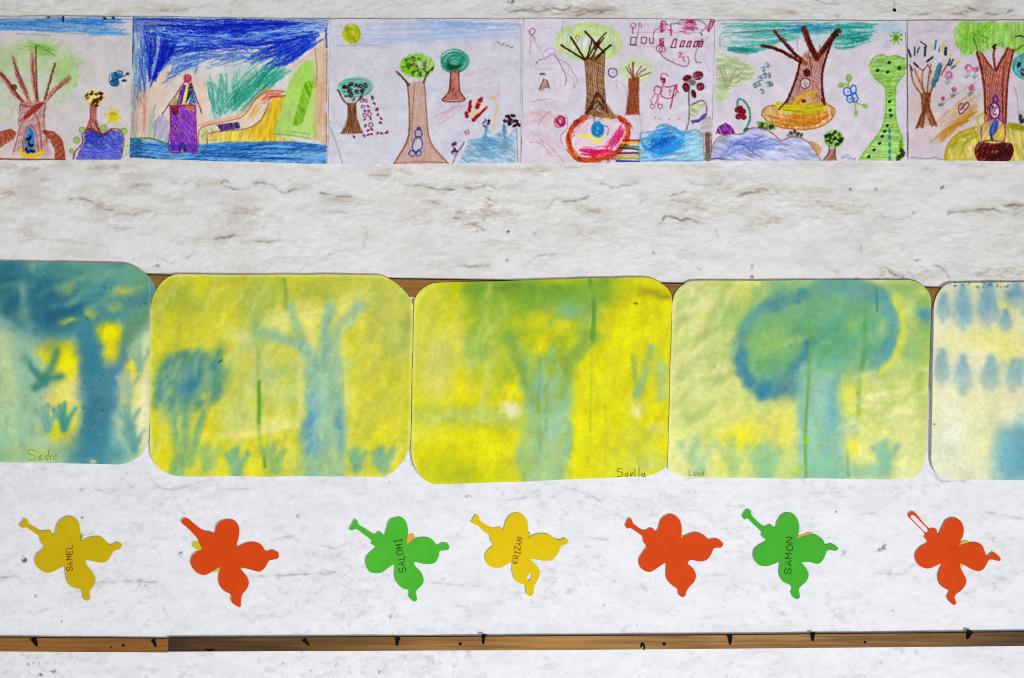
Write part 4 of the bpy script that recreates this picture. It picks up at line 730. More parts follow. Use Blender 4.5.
def paint_yellow_green(A):
    A.t(400, 260, 2.946)
    A.bl(420, 360, 460, 330, '#e4da10', .9, 0, 5)
    A.brush([40, 100, 300, 70, 330, 400, 40, 430], '#cdd02a', 80, 24, .6); A.bl(100, 170, 40, 90, '#d2d23c', .7); A.bl(110, 300, 50, 100, '#d4d868', .8); A.bl(110, 360, 24, 70, '#ece468', .7)
    # green crown
    A.ws([230, 90, 360, 100, 520, 110, 600, 90], '#84b02e', 110, .95, 3.5); A.bl(250, 200, 76, 90, '#a0bc36', .9); A.bl(215, 280, 60, 50, '#aac870', .85); A.bl(255, 265, 26, 26, '#86b03c', .8); A.bl(330, 130, 130, 50, '#8fb62c', .7); A.bl(420, 100, 90, 24, '#6c9e34', .6); A.bl(500, 150, 60, 34, '#8cba84', .85); A.bl(560, 170, 40, 50, '#93bc6c', .75); A.bl(300, 80, 110, 16, '#6f9c2a', .7)
    A.bl(170, 250, 18, 140, '#ecdc0a', .8); A.bl(250, 370, 60, 40, '#efe20a', .85); A.bl(190, 160, 18, 40, '#e6da10', .6)
    A.bl(412, 232, 46, 52, '#ebdf08', .98, 0, 3); A.bl(340, 205, 40, 26, '#d8d80e', .85); A.bl(495, 236, 26, 34, '#ece40c', .9, 20); A.bl(470, 200, 40, 20, '#e0dc2c', .7); A.bl(560, 340, 40, 90, '#ece20a', .9); A.bl(700, 180, 90, 70, '#e9dc06', .95); A.bl(640, 330, 60, 120, '#e9de10', .85); A.bl(680, 90, 80, 26, '#d2c80a', .6)
    # trunk
    A.ws([330, 230, 370, 330, 410, 440], '#9cc066', 50, .85, 3); A.ws([550, 220, 500, 300, 460, 420], '#a4c452', 54, .85, 3); A.ws([455, 240, 440, 330, 440, 420], '#a8c844', 36, .7); A.ws([430, 400, 430, 500, 415, 650], '#a2c894', 120, .95, 4); A.bl(420, 430, 50, 80, '#a0c692', .7); A.bl(395, 590, 70, 60, '#a4ca9c', .8); A.bl(470, 560, 30, 90, '#a8c888', .7)
    A.ws([412, 290, 408, 440, 414, 560], '#6fa25e', 11, .7, 2.5, .4); A.ws([435, 400, 430, 500], '#7cae62', 9, .6, 2.5, .4)
    A.bl(515, 560, 22, 110, '#f0e60a', .9); A.bl(560, 480, 26, 60, '#eee812', .7)
    # meadow
    A.brush([180, 200, 420, 230, 400, 440, 330, 420, 180, 360], '#a6c43c', 70, 24, .45); A.brush([470, 220, 600, 180, 540, 330, 450, 420], '#a4c246', 60, 20, .5); A.brush([370, 320, 500, 320, 500, 640, 340, 640], '#98c49c', 82, 22, .5)
    A.ws([40, 470, 180, 462, 340, 470], '#bccc46', 66, .9, 4); A.brush([40, 440, 340, 440, 340, 500, 40, 500], '#d0d878', 4, 14, .5); A.bl(325, 438, 30, 20, '#f6f0b4', .95, 10); A.bl(60, 525, 50, 20, '#f2ec84', .7)
    A.bl(190, 560, 160, 60, '#e8e00a', .9); A.bl(170, 640, 130, 40, '#c2cc1c', .8); A.bl(120, 610, 60, 40, '#c6cc14', .6); A.bl(330, 620, 40, 26, '#e4e020', .6); A.bl(180, 630, 24, 20, '#9ab41c', .5)
    A.ws([320, 220, 360, 330, 405, 430], '#86a838', 26, .6, 2.2); A.ws([555, 215, 510, 290, 470, 400], '#8eae34', 28, .6, 2.2); A.brush([360, 240, 520, 240, 480, 430, 400, 430], '#8cae3c', 80, 18, .5); A.bl(412, 225, 34, 40, '#e8dc06', .85); A.bl(496, 232, 20, 28, '#e6dc0a', .8); A.bl(325, 438, 26, 16, '#f6f0b4', .9, 10)
    # strokes at the side
    A.ws([738, 262, 722, 330, 700, 400], '#90bc8c', 30, .92, 3); A.ws([688, 290, 695, 360], '#98bc60', 18, .8); A.ws([770, 320, 768, 400], '#a8c894', 40, .8, 3); A.bl(765, 310, 14, 60, '#b4cc70', .6)
    A.bl(698, 442, 22, 26, '#f8f2c0', .95); A.bl(752, 496, 22, 18, '#f4eca0', .9); A.ws([680, 470, 740, 540, 780, 600], '#c8d040', 24, .7); A.ws([690, 540, 705, 600], '#c4ce30', 18, .6); A.brush([600, 500, 790, 500, 780, 640, 600, 640], '#d4d850', 80, 16, .55); A.bl(740, 600, 70, 30, '#cfda80', .75); A.bl(600, 600, 60, 40, '#ecE61c', .6)
    A.bl(740, 95, 50, 14, '#a8a018', .75, 10); A.bl(770, 110, 30, 10, '#8c8c14', .6)
    # green drip along the fold
    A.ws([560, 55, 572, 120, 570, 240], '#5c9a2c', 11, .8, 2.2, .8); A.ws([566, 240, 562, 400, 560, 560], '#b8c81c', 7, .6, 3, .3); A.ln([556, 60, 566, 150, 562, 240], '#3c7c24', 3, .6); A.ws([604, 430, 606, 600], '#d8cc14', 8, .7)
    A.ln([690, 128, 698, 128], '#303814', 5, .9); A.brush([32, 60, 800, 50, 798, 640, 32, 650], '#b0bc2c', 80, 16, .2); A.brush([200, 60, 620, 60, 560, 330, 200, 330], '#86ae3c', 40, 24, .3); A.brush([40, 80, 300, 80, 320, 440, 40, 440], '#d9da70', 80, 20, .35); A.brush([360, 300, 500, 300, 520, 640, 340, 640], '#8cbc90', 82, 16, .3); A.brush([560, 240, 800, 240, 790, 620, 520, 620], '#dcd820', 85, 18, .3)
    A.ws([100, 75, 48, 130, 40, 300, 34, 560, 60, 640], '#e6e67c', 12, .6, 2, .6)
    for f in ([656, 616, 644, 614, 640, 622, 654, 626, 654, 636, 640, 638], [666, 628, 662, 636, 670, 636, 670, 626, 672, 638], [680, 626, 680, 638, 686, 626], [692, 614, 692, 638], [704, 612, 704, 638], [716, 628, 710, 634, 718, 638, 720, 626, 722, 640]):
        A.sign(f)

def paint_round_crown(A):
    A.t(660, 260, 2.946)
    A.bl(400, 360, 460, 330, '#dfe07c', .85, 0, 5)
    A.brush([40, 80, 260, 70, 220, 420, 40, 480], '#b9cd72', 50, 20, .7); A.bl(90, 110, 60, 40, '#b4cc70', .7); A.bl(120, 260, 60, 60, '#c4d67c', .6); A.bl(90, 300, 40, 40, '#e8e49c', .6); A.bl(150, 130, 40, 20, '#e6e6a4', .6); A.bl(270, 120, 40, 40, '#f0e46a', .9, -40); A.bl(220, 80, 60, 14, '#d8d860', .7); A.bl(120, 470, 80, 90, '#d0da7c', .6)
    A.brush([560, 360, 780, 260, 770, 480, 560, 500], '#cdd87c', 20, 16, .6); A.bl(690, 330, 70, 60, '#e8e88c', .7); A.bl(660, 420, 90, 50, '#efec94', .8); A.bl(710, 160, 16, 120, '#eae468', .85)
    A.bl(780, 160, 30, 120, '#86b85a', .9); A.bl(720, 80, 70, 24, '#90bc6a', .9); A.bl(770, 330, 20, 160, '#aac860', .85); A.bl(778, 165, 22, 26, '#4c90b4', .9); A.bl(745, 250, 26, 80, '#b4d070', .7); A.bl(770, 90, 20, 12, '#e6e67c', .8)
    # crown
    A.bl(465, 205, 236, 140, '#76b484', .97, 0, 7); A.bl(330, 290, 110, 110, '#80ba74', .9, 0, 4); A.bl(380, 230, 110, 60, '#84ba6c', .8); A.bl(560, 220, 110, 100, '#6cb088', .8); A.bl(330, 250, 40, 34, '#b4cc5c', .7, -30); A.bl(395, 240, 30, 10, '#dcdc70', .9, -20); A.bl(570, 190, 26, 26, '#a0c85a', .7); A.bl(480, 280, 80, 40, '#70b478', .6); A.bl(430, 140, 60, 30, '#86bc8c', .6)
    A.ws([430, 100, 330, 130, 262, 180, 236, 250, 246, 330, 300, 385], '#629a98', 40, .85, 2.4); A.ws([240, 260, 246, 330, 300, 390, 360, 380, 410, 310, 440, 250], '#4a8b98', 36, .9, 2.4); A.ws([420, 100, 340, 140], '#4c8c98', 30, .7); A.bl(330, 370, 50, 30, '#43859c', .85); A.bl(385, 372, 44, 40, '#5690a4', .92); A.bl(430, 280, 14, 40, '#3f88b0', .8, 20)
    A.ws([480, 75, 600, 85, 670, 120, 690, 190, 670, 270, 640, 310], '#68a4a0', 44, .92, 3); A.ws([560, 100, 640, 120, 680, 170], '#68a8b0', 30, .8); A.bl(600, 300, 80, 40, '#7cb8a0', .8); A.bl(670, 250, 20, 30, '#62a4ac', .8); A.bl(540, 70, 60, 14, '#70b090', .8)
    A.bl(420, 310, 12, 36, '#e8eab0', .8); A.ws([300, 392, 350, 375, 400, 320, 440, 250], '#44869c', 26, .9, 2.2)
    # trunk
    A.ws([478, 398, 480, 500, 470, 660], '#9accac', 136, .96, 5); A.bl(450, 440, 30, 120, '#a6d0b4', .7); A.bl(512, 420, 24, 110, '#7ab4b8', .85); A.bl(420, 480, 22, 130, '#8cc0b0', .8); A.bl(520, 580, 40, 70, '#86c0b4', .7); A.bl(480, 620, 90, 34, '#90cca4', .7); A.bl(570, 490, 26, 40, '#a4cca8', .7)
    A.ws([440, 180, 442, 280, 432, 440, 428, 530, 430, 640], '#74ac48', 9, .8, 2.2, .8); A.bl(428, 535, 8, 14, '#a0cc10', .8); A.bl(440, 250, 6, 16, '#2f7c84', .8)
    A.bl(560, 400, 26, 60, '#f0e64c', .95); A.bl(600, 410, 14, 80, '#e8e464', .8); A.ws([606, 150, 602, 260, 588, 360, 585, 440], '#5aa050', 12, .8, 2.2, .9); A.ws([586, 360, 584, 470], '#a8c428', 14, .6, 3, .3); A.ws([638, 90, 640, 150], '#3c8470', 8, .7, 3, .3); A.ws([552, 560, 554, 636], '#4f9c70', 9, .85, 3, .3)
    # meadow
    A.ws([300, 90, 240, 140, 205, 230], '#e6e264', 22, .7, 2); A.ws([690, 110, 716, 190, 700, 280, 650, 330], '#ece650', 24, .8, 2); A.brush([60, 80, 220, 80, 200, 460, 50, 460], '#f0eeac', 40, 14, .45); A.brush([560, 340, 780, 300, 770, 480, 560, 520], '#f2efb0', 15, 14, .45); A.brush([560, 340, 780, 300, 770, 480, 560, 520], '#b4cc6c', 15, 12, .35)
    A.bl(230, 520, 76, 40, '#f0e62c', .95); A.bl(365, 490, 30, 80, '#f0e65c', .8); A.bl(190, 600, 30, 40, '#ece86c', .7); A.bl(600, 570, 50, 50, '#f2ec90', .9); A.bl(570, 545, 18, 30, '#f0e63c', .8); A.bl(720, 560, 50, 80, '#f0eea4', .8); A.bl(60, 560, 30, 60, '#f2eea0', .7)
    tuft(A, 110, 625, 110, '#a8cc9c', 26, .7); tuft(A, 215, 625, 100, '#b4d080', 26, .7); tuft(A, 310, 630, 80, '#a0cc90', 40, .8); tuft(A, 665, 610, 75, '#94c49c', 24, .9); A.bl(620, 625, 70, 22, '#90c8a8', .85); A.bl(380, 600, 20, 40, '#c0d884', .6); A.bl(400, 625, 20, 16, '#c4d040', .6); A.bl(720, 640, 20, 30, '#f0ecb0', .7)
    A.brush([30, 60, 800, 60, 780, 640, 22, 640], '#a2bf72', 55, 14, .14); A.brush([40, 60, 250, 60, 220, 500, 40, 500], '#aec268', 50, 22, .35); A.brush([240, 90, 660, 90, 680, 300, 300, 370], '#5aa07c', 35, 20, .2); A.brush([240, 90, 660, 90, 680, 300, 300, 370], '#8fc07c', 35, 18, .2); A.brush([40, 200, 220, 200, 220, 640, 40, 640], '#efec9c', 40, 18, .25); speck(A, 330, 250, 200, 150, 30, '#5c7c40', 2)
    A.ws([95, 66, 44, 120, 36, 300, 26, 600, 60, 632, 100, 642], '#ebe8a8', 12, .6, 2, .6); pass
    for f in ([86, 616, 86, 634, 94, 634], [98, 626, 104, 630, 98, 634, 106, 634], [110, 634, 110, 626, 116, 634], [122, 626, 118, 632, 124, 634, 126, 624], [130, 616, 128, 636]):
        A.sign(f)

def paint_pale_leaves(A):
    A.t(900, 260, 2.952)
    A.bl(260, 360, 300, 330, '#e8e6be', .8, 0, 5); A.bl(160, 260, 60, 40, '#ecebb4', .8); A.bl(250, 230, 80, 34, '#eae490', .85); A.bl(320, 260, 60, 60, '#ece88c', .85); A.bl(220, 430, 120, 50, '#eeebb0', .8); A.bl(250, 540, 50, 80, '#eaebaa', .7); A.bl(140, 550, 50, 110, '#e3e7c6', .8); A.bl(160, 480, 20, 60, '#f0eee0', .7); A.bl(320, 140, 40, 30, '#e8e27c', .7); A.bl(220, 90, 10, 40, '#eee898', .8); A.bl(300, 100, 8, 40, '#ece68c', .8)
    for x, y, h, w in ((128, 100, 80, 22), (186, 84, 120, 30), (262, 70, 125, 34), (312, 150, 60, 20), (345, 76, 60, 36), (400, 80, 110, 40), (124, 275, 90, 26), (187, 290, 105, 28), (268, 288, 95, 28), (334, 300, 84, 24), (355, 300, 60, 24), (420, 290, 90, 30)):
        c = '#8db3bb' if y < 200 else '#98bab8'
        for dx, sc in ((-.5, .68), (0, 1), (.48, .74), (-.25, .86), (.27, .82)):
            A.ws([x, y, x + dx * w * 1.2, y + h * .45, x + dx * w * 1.7, y + h * sc], c, w * .62, .5, 1.7, 1.2)
        A.bl(x, y + h * .35, w * .85, h * .26, c, .55)
    A.bl(330, 100, 20, 14, '#5f9ab8', .6); A.bl(258, 130, 14, 30, '#78aac4', .6); A.bl(190, 160, 12, 24, '#74aac4', .6); A.bl(320, 310, 30, 16, '#a8cca0', .6)
    A.bl(380, 560, 112, 96, '#74b0bc', .97, -20, 4); A.bl(350, 600, 60, 40, '#68a8b6', .7); A.bl(320, 540, 40, 50, '#8cc0c0', .6); A.bl(600, 300, 120, 120, '#9cc0b0', .8)
    speck(A, 240, 74, 100, 8, 16, '#2c5064', 4); A.ln([98, 485, 102, 485], '#4c4c3c', 4, .8)
    A.ws([148, 76, 112, 110, 100, 160, 96, 400, 92, 560, 120, 630, 150, 646], '#ecebd0', 12, .6, 2, .6)

# ================================================================== outlines of the paper cut-outs
CUT = {}
CUT['y1'] = (10, 505, [60,135,78,108,95,88,112,98,118,118,160,145,205,168,240,164,262,165,275,194,287,184,295,160,310,115,340,85,385,72,425,88,445,120,452,170,452,215,462,233,500,212,575,202,610,225,635,250,655,258,690,242,712,245,722,265,705,285,668,298,650,330,620,365,580,372,530,362,490,358,492,385,520,420,545,460,550,495,530,535,512,560,515,605,497,618,475,608,468,570,455,545,400,530,372,500,362,450,352,400,320,408,270,432,225,435,185,410,163,370,168,325,200,295,222,270,205,250,195,225,192,205,150,175,105,145,85,148], None)
CUT['o1'] = (170, 505, [75,105,85,88,105,85,125,95,165,130,215,165,260,172,285,182,292,168,300,135,325,105,375,92,415,100,442,135,447,175,440,220,430,262,450,262,495,243,545,240,590,258,620,298,660,290,695,305,703,330,690,348,640,360,620,395,590,425,565,430,510,415,455,405,470,430,500,470,508,510,490,550,465,580,458,620,455,655,440,658,405,635,395,610,395,578,350,555,320,515,312,470,320,425,322,402,290,418,240,448,200,450,160,425,135,380,138,340,165,308,205,285,195,260,180,220,155,190,110,145,80,120], None)
CUT['g1'] = (340, 505, [60,160,78,125,95,95,108,98,122,128,165,155,225,190,248,172,272,182,280,196,290,192,300,150,315,105,345,85,390,78,420,100,437,145,437,200,430,252,445,250,490,215,550,208,590,220,615,245,630,262,655,245,690,245,706,270,695,290,645,298,638,330,615,370,580,383,530,378,480,368,485,395,520,430,540,480,530,515,495,550,490,575,498,605,490,622,470,620,445,590,445,552,400,535,360,490,350,440,350,385,320,400,270,435,220,440,185,425,165,375,170,335,200,300,230,272,200,250,205,230,160,195,110,158,88,160], None)
CUT['y2'] = (462, 505, [60,110,75,85,88,62,110,75,112,95,150,125,200,150,245,142,262,160,272,140,290,90,320,58,365,52,405,75,425,120,425,180,428,212,450,200,500,185,560,190,600,220,640,228,665,214,688,235,670,256,640,264,620,310,580,355,520,360,470,350,440,352,470,380,500,420,500,455,480,500,465,530,460,575,442,588,418,575,412,540,405,515,370,505,340,480,325,430,322,375,285,385,250,405,190,400,155,365,150,320,175,285,200,262,185,230,180,200,140,170,100,130,82,128], [425,455,445,440,455,455,445,480,428,490,418,470])
CUT['o2'] = (615, 505, [66,130,74,115,80,96,92,86,106,90,118,118,150,145,190,165,225,148,250,155,262,172,280,150,290,110,310,80,355,60,400,75,425,115,432,170,425,213,450,200,500,180,540,180,580,200,610,225,640,218,675,225,697,250,685,275,640,280,620,320,590,355,550,365,490,355,470,378,500,405,522,445,515,490,480,530,460,560,455,585,435,595,412,580,405,545,370,520,335,480,328,430,328,375,290,395,235,430,190,425,160,395,155,350,180,305,205,270,185,240,178,205,140,175,100,150,78,152], None)
CUT['g2'] = (730, 500, [82,110,92,84,112,62,134,68,140,98,180,140,225,172,260,158,285,176,297,176,305,140,335,95,375,82,415,95,440,135,447,180,440,225,437,248,470,235,520,222,560,228,600,255,618,290,650,280,690,300,697,318,680,328,630,325,610,370,585,405,555,412,510,400,465,405,475,420,500,455,508,490,490,530,455,560,445,585,452,625,435,640,410,630,395,600,400,570,385,548,340,525,318,480,318,430,320,400,280,415,230,428,180,415,152,370,158,320,190,290,235,262,205,235,205,208,160,165,115,120,95,126], None)
CUT['o3'] = (895, 505, [85,70,95,50,120,45,140,60,180,110,222,152,245,150,268,158,272,182,280,190,300,150,330,100,375,83,420,100,443,145,440,195,420,240,417,260,450,250,510,242,560,258,580,300,595,330,630,305,665,325,683,350,670,362,620,352,600,365,575,410,540,428,495,415,450,390,418,380,430,420,460,480,455,515,430,550,395,575,385,600,395,635,375,645,345,615,338,595,350,560,340,548,300,525,278,485,282,430,303,382,280,385,230,408,190,408,150,385,130,340,138,300,170,265,212,240,190,210,195,188,150,140,100,90], [100,78,118,66,133,74,173,117,215,160,203,182,150,132])
# ================================================================== materials
def principled(name, rough=.8, spec=.2):
    m = bpy.data.materials.new(name); m.use_nodes = True
    nt = m.node_tree; b = nt.nodes['Principled BSDF']
    b.inputs['Roughness'].default_value = rough; b.inputs['Specular IOR Level'].default_value = spec
    return m, nt, b

def pigment_mat(name, rough, bump, scale):
    m, nt, b = principled(name, rough, .12)
    at = nt.nodes.new('ShaderNodeVertexColor'); at.layer_name = 'pigment'
    nt.links.new(at.outputs['Color'], b.inputs['Base Color'])
    no = nt.nodes.new('ShaderNodeTexNoise'); no.inputs['Scale'].default_value = scale; no.inputs['Detail'].default_value = 4
    tc = nt.nodes.new('ShaderNodeTexCoord'); nt.links.new(tc.outputs['Object'], no.inputs['Vector'])
    bp = nt.nodes.new('ShaderNodeBump'); bp.inputs['Strength'].default_value = bump; bp.inputs['Distance'].default_value = .001
    nt.links.new(no.outputs['Fac'], bp.inputs['Height']); nt.links.new(bp.outputs['Normal'], b.inputs['Normal'])
    return m

M_PAPER = pigment_mat('crayon_paper', .75, .15, 500)
M_WATER = pigment_mat('watercolour_paper', .85, .25, 350)
M_CUT = pigment_mat('coloured_paper', .7, .1, 400)
M_WALL = pigment_mat('limewash', .9, .35, 260)

def wood_mat(name, c_dark, c_mid, c_light, seed, streak):
    m, nt, b = principled(name, .6, .25)
    N = nt.nodes.new; L = nt.links.new
    tc = N('ShaderNodeTexCoord'); mp = N('ShaderNodeMapping'); mp.inputs['Scale'].default_value = (2.2, 60, 60); mp.inputs['Location'].default_value = (seed, seed * .7, 0)
    L(tc.outputs['Object'], mp.inputs['Vector'])
    n1 = N('ShaderNodeTexNoise'); n1.inputs['Scale'].default_value = 3.0; n1.inputs['Detail'].default_value = 6; n1.inputs['Distortion'].default_value = .6
    L(mp.outputs['Vector'], n1.inputs['Vector'])
    mp2 = N('ShaderNodeMapping'); mp2.inputs['Scale'].default_value = (1.8, 4, 4); mp2.inputs['Location'].default_value = (seed * 3, 0, 0); L(tc.outputs['Object'], mp2.inputs['Vector'])
    n2 = N('ShaderNodeTexNoise'); n2.inputs['Scale'].default_value = 1.6; n2.inputs['Detail'].default_value = 3; L(mp2.outputs['Vector'], n2.inputs['Vector'])
    # broad run of old varnish along the strip
    sx = N('ShaderNodeSeparateXYZ'); L(tc.outputs['Object'], sx.inputs['Vector'])
    r = N('ShaderNodeValToRGB'); r.color_ramp.elements[0].position = 0; r.color_ramp.elements[0].color = (streak[0][1],) * 3 + (1,)
    mr = N('ShaderNodeMapRange'); mr.inputs['From Min'].default_value = -.8; mr.inputs['From Max'].default_value = .8; L(sx.outputs['X'], mr.inputs['Value']); L(mr.outputs['Result'], r.inputs['Fac'])
    r.color_ramp.elements[1].position = 1; r.color_ramp.elements[1].color = (streak[-1][1],) * 3 + (1,)
    for p, v in streak[1:-1]:
        e = r.color_ramp.elements.new(p); e.color = (v, v, v, 1)
    ad = N('ShaderNodeMath'); ad.operation = 'MULTIPLY_ADD'; ad.inputs[1].default_value = .55; L(n1.outputs['Fac'], ad.inputs[0]); L(r.outputs['Color'], ad.inputs[2])
    ad2 = N('ShaderNodeMath'); ad2.operation = 'MULTIPLY_ADD'; ad2.inputs[1].default_value = .35; L(n2.outputs['Fac'], ad2.inputs[0]); L(ad.outputs[0], ad2.inputs[2])
    ra = N('ShaderNodeValToRGB'); e = ra.color_ramp.elements
    e[0].position = .45; e[0].color = (*lin(hx(c_dark)), 1); e[1].position = 1.0; e[1].color = (*lin(hx(c_light)), 1)
    k = e.new(.72); k.color = (*lin(hx(c_mid)), 1)
    L(ad2.outputs[0], ra.inputs['Fac']); L(ra.outputs['Color'], b.inputs['Base Color'])
    bp = N('ShaderNodeBump'); bp.inputs['Strength'].default_value = .4; bp.inputs['Distance'].default_value = .0008; L(n1.outputs['Fac'], bp.inputs['Height']); L(bp.outputs['Normal'], b.inputs['Normal'])
    return m

M_WOODA = wood_mat('pale_batten_wood', '#523208', '#8a5a20', '#a8743a', 2.0, [(0, .25), (1, .25)])
M_WOODB = wood_mat('stained_batten_wood', '#33200a', '#75501a', '#bb8a48', 5.0, [(0, .04), (.17, .06), (.22, .1), (.36, .2), (.42, .38), (.72, .36), (.9, .24), (.95, .14), (1, .08)])
M_WOODC = wood_mat('hidden_batten_wood', '#5a3c12', '#8f6322', '#ab7c34', 9.0, [(0, .25), (1, .25)])

def iron_mat():
    m, nt, b = principled('old_iron', .85, .1)
    no = nt.nodes.new('ShaderNodeTexNoise'); no.inputs['Scale'].default_value = 300
    ra = nt.nodes.new('ShaderNodeValToRGB'); ra.color_ramp.elements[0].color = (.003, .002, .002, 1); ra.color_ramp.elements[1].color = (.012, .008, .006, 1)
    nt.links.new(no.outputs['Fac'], ra.inputs['Fac']); nt.links.new(ra.outputs['Color'], b.inputs['Base Color'])
    b.inputs['Metallic'].default_value = .1
    return m
M_IRON = iron_mat()
def topshade_mat():  # painted shade: near-black colour for the unlit upper faces of the battens
    m, nt, b = principled('shaded_wood_top', .9, .1)
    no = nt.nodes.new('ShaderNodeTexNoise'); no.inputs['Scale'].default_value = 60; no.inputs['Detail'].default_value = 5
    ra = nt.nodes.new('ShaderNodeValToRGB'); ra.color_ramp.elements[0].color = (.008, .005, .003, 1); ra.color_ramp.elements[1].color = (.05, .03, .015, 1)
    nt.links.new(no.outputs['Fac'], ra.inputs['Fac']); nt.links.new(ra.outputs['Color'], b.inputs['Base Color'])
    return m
M_TOPSHADE = topshade_mat()

# ================================================================== mesh helpers
def tag(o, label=None, cat=None, group=None, kind=None):
    if label: o['label'] = label
    if cat: o['category'] = cat
    if group: o['group'] = group
    if kind: o['kind'] = kind
    return o

def link(name, me, mat=None, parent=None, smooth_=True):
    o = bpy.data.objects.new(name, me); COL.objects.link(o)
    if mat: me.materials.append(mat)
    if parent: o.parent = parent
    me.polygons.foreach_set('use_smooth', np.full(len(me.polygons), bool(smooth_)))
    return o

def grid_mesh(name, V, F, colors=None):
    me = bpy.data.meshes.new(name)
    V = np.asarray(V, np.float32); F = np.asarray(F, np.int32)
    k = F.shape[1]
    me.vertices.add(len(V)); me.vertices.foreach_set('co', V.ravel())
    me.loops.add(F.size); me.loops.foreach_set('vertex_index', F.ravel())
    me.polygons.add(len(F)); me.polygons.foreach_set('loop_start', np.arange(0, F.size, k, dtype=np.int32)); me.polygons.foreach_set('loop_total', np.full(len(F), k, np.int32))
    me.update(calc_edges=True)
    if colors is not None:
        set_col(me, colors)
    return me

def set_col(me, C):
    a = me.color_attributes.new('pigment', 'FLOAT_COLOR', 'POINT')
    C4 = np.ones((len(me.vertices), 4), np.float32); C4[:, :3] = C
    a.data.foreach_set('color', C4.ravel())

def world_arr(px, py, d):
    f = (DIST - d) / DIST
    return np.stack([(px - CX) * S * f, -d + 0 * px, ZC - (py - CZ) * S * f], -1)

def recentre(o):
    """put the object's origin in the middle of its back"""
    me = o.data
    n = len(me.vertices); a = np.empty(n * 3, np.float32); me.vertices.foreach_get('co', a); a = a.reshape(-1, 3)
    c = (a.min(0) + a.max(0)) / 2; c[1] = a[:, 1].max()
    me.vertices.foreach_set('co', (a - c).ravel()); o.location = c
    me.update()

def spaced(n, L):
    t = np.linspace(0, L, n)
    e = np.array([.08, .2, .4, .7])
    return np.unique(np.r_[t, e, L - e]) / L

o_at = {}
def sheet(name, mat, corners, radii, bow, depth, art, exposure, res=1.0, thick=.0005, wob=0):
    """a sheet of paper: corners TL TR BR BL, rounded by radii, front coloured by its art"""
    TL, TR, BR, BL = [np.array(c, float) for c in corners]
    W = (np.hypot(*(TR - TL)) + np.hypot(*(BR - BL))) / 2; H = (np.hypot(*(BL - TL)) + np.hypot(*(BR - TR))) / 2
    t = spaced(int(H * res), H); s = spaced(int(W * res), W)
    T = t[:, None] + 0 * s[None, :]
    def inset(r, y):
        rx, ry = r[:2]; ex = r[2] if len(r) > 2 else 2.0
        if rx == 0: return 0 * y
        q = np.clip((ry - y) / ry, 0, 1)
        return rx * (1 - (1 - q ** ex) ** (1 / ex))
    yt = t * H; yb = (1 - t) * H
    Lf = np.maximum(inset(radii[0], yt), inset(radii[3], yb)) / W; Rt = np.maximum(inset(radii[1], yt), inset(radii[2], yb)) / W
    Sx = Lf[:, None] + s[None, :] * (1 - Lf - Rt)[:, None]
    top, right, bot, left = bow
    P = (TL[None, None] * ((1 - Sx) * (1 - T))[..., None] + TR * (Sx * (1 - T))[..., None] + BR * (Sx * T)[..., None] + BL * ((1 - Sx) * T)[..., None])
    P[..., 1] += top * 4 * Sx * (1 - Sx) * (1 - T) + bot * 4 * Sx * (1 - Sx) * T
    P[..., 0] += left * 4 * T * (1 - T) * (1 - Sx) + right * 4 * T * (1 - T) * Sx
    if wob:
        P[..., 1] += wob * (fbm(Sx * 9, T * 2, 11, 3)) * 2 * (np.abs(T - .5) * 2) ** 3
        P[..., 0] += wob * (fbm(Sx * 2 + 40, T * 9, 12, 3)) * 2 * (np.abs(Sx - .5) * 2) ** 3
    px, py = P[..., 0], P[..., 1]
    d = depth(Sx, T)
    front = world_arr(px, py, d).reshape(-1, 3)
    back = front.copy(); back[:, 1] += thick
    ny, nx = px.shape; n = nx * ny
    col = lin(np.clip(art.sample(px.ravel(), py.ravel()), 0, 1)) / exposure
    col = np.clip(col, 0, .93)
    i = np.arange(n).reshape(ny, nx)
    q = np.stack([i[:-1, :-1], i[1:, :-1], i[1:, 1:], i[:-1, 1:]], -1).reshape(-1, 4)
    qb = q[:, ::-1] + n
    ring = np.r_[i[0, :], i[1:, -1], i[-1, -2::-1], i[-2:0:-1, 0]]
    nx_ = np.roll(ring, -1)
    rim = np.stack([ring, nx_, nx_ + n, ring + n], -1)
    edge = np.full((n, 3), .72)
    me = grid_mesh(name, np.vstack([front, back]), np.vstack([q, qb, rim]), np.vstack([col, edge]))
    o = link(name, me, mat)
    recentre(o)
    def at(x, y):
        out = []
        for a_, b_ in zip(np.atleast_1d(x), np.atleast_1d(y)):
            out.append(d.ravel()[np.argmin((px.ravel() - a_) ** 2 + (py.ravel() - b_) ** 2)])
        return np.array(out)
    o_at[o.name] = at
    return o

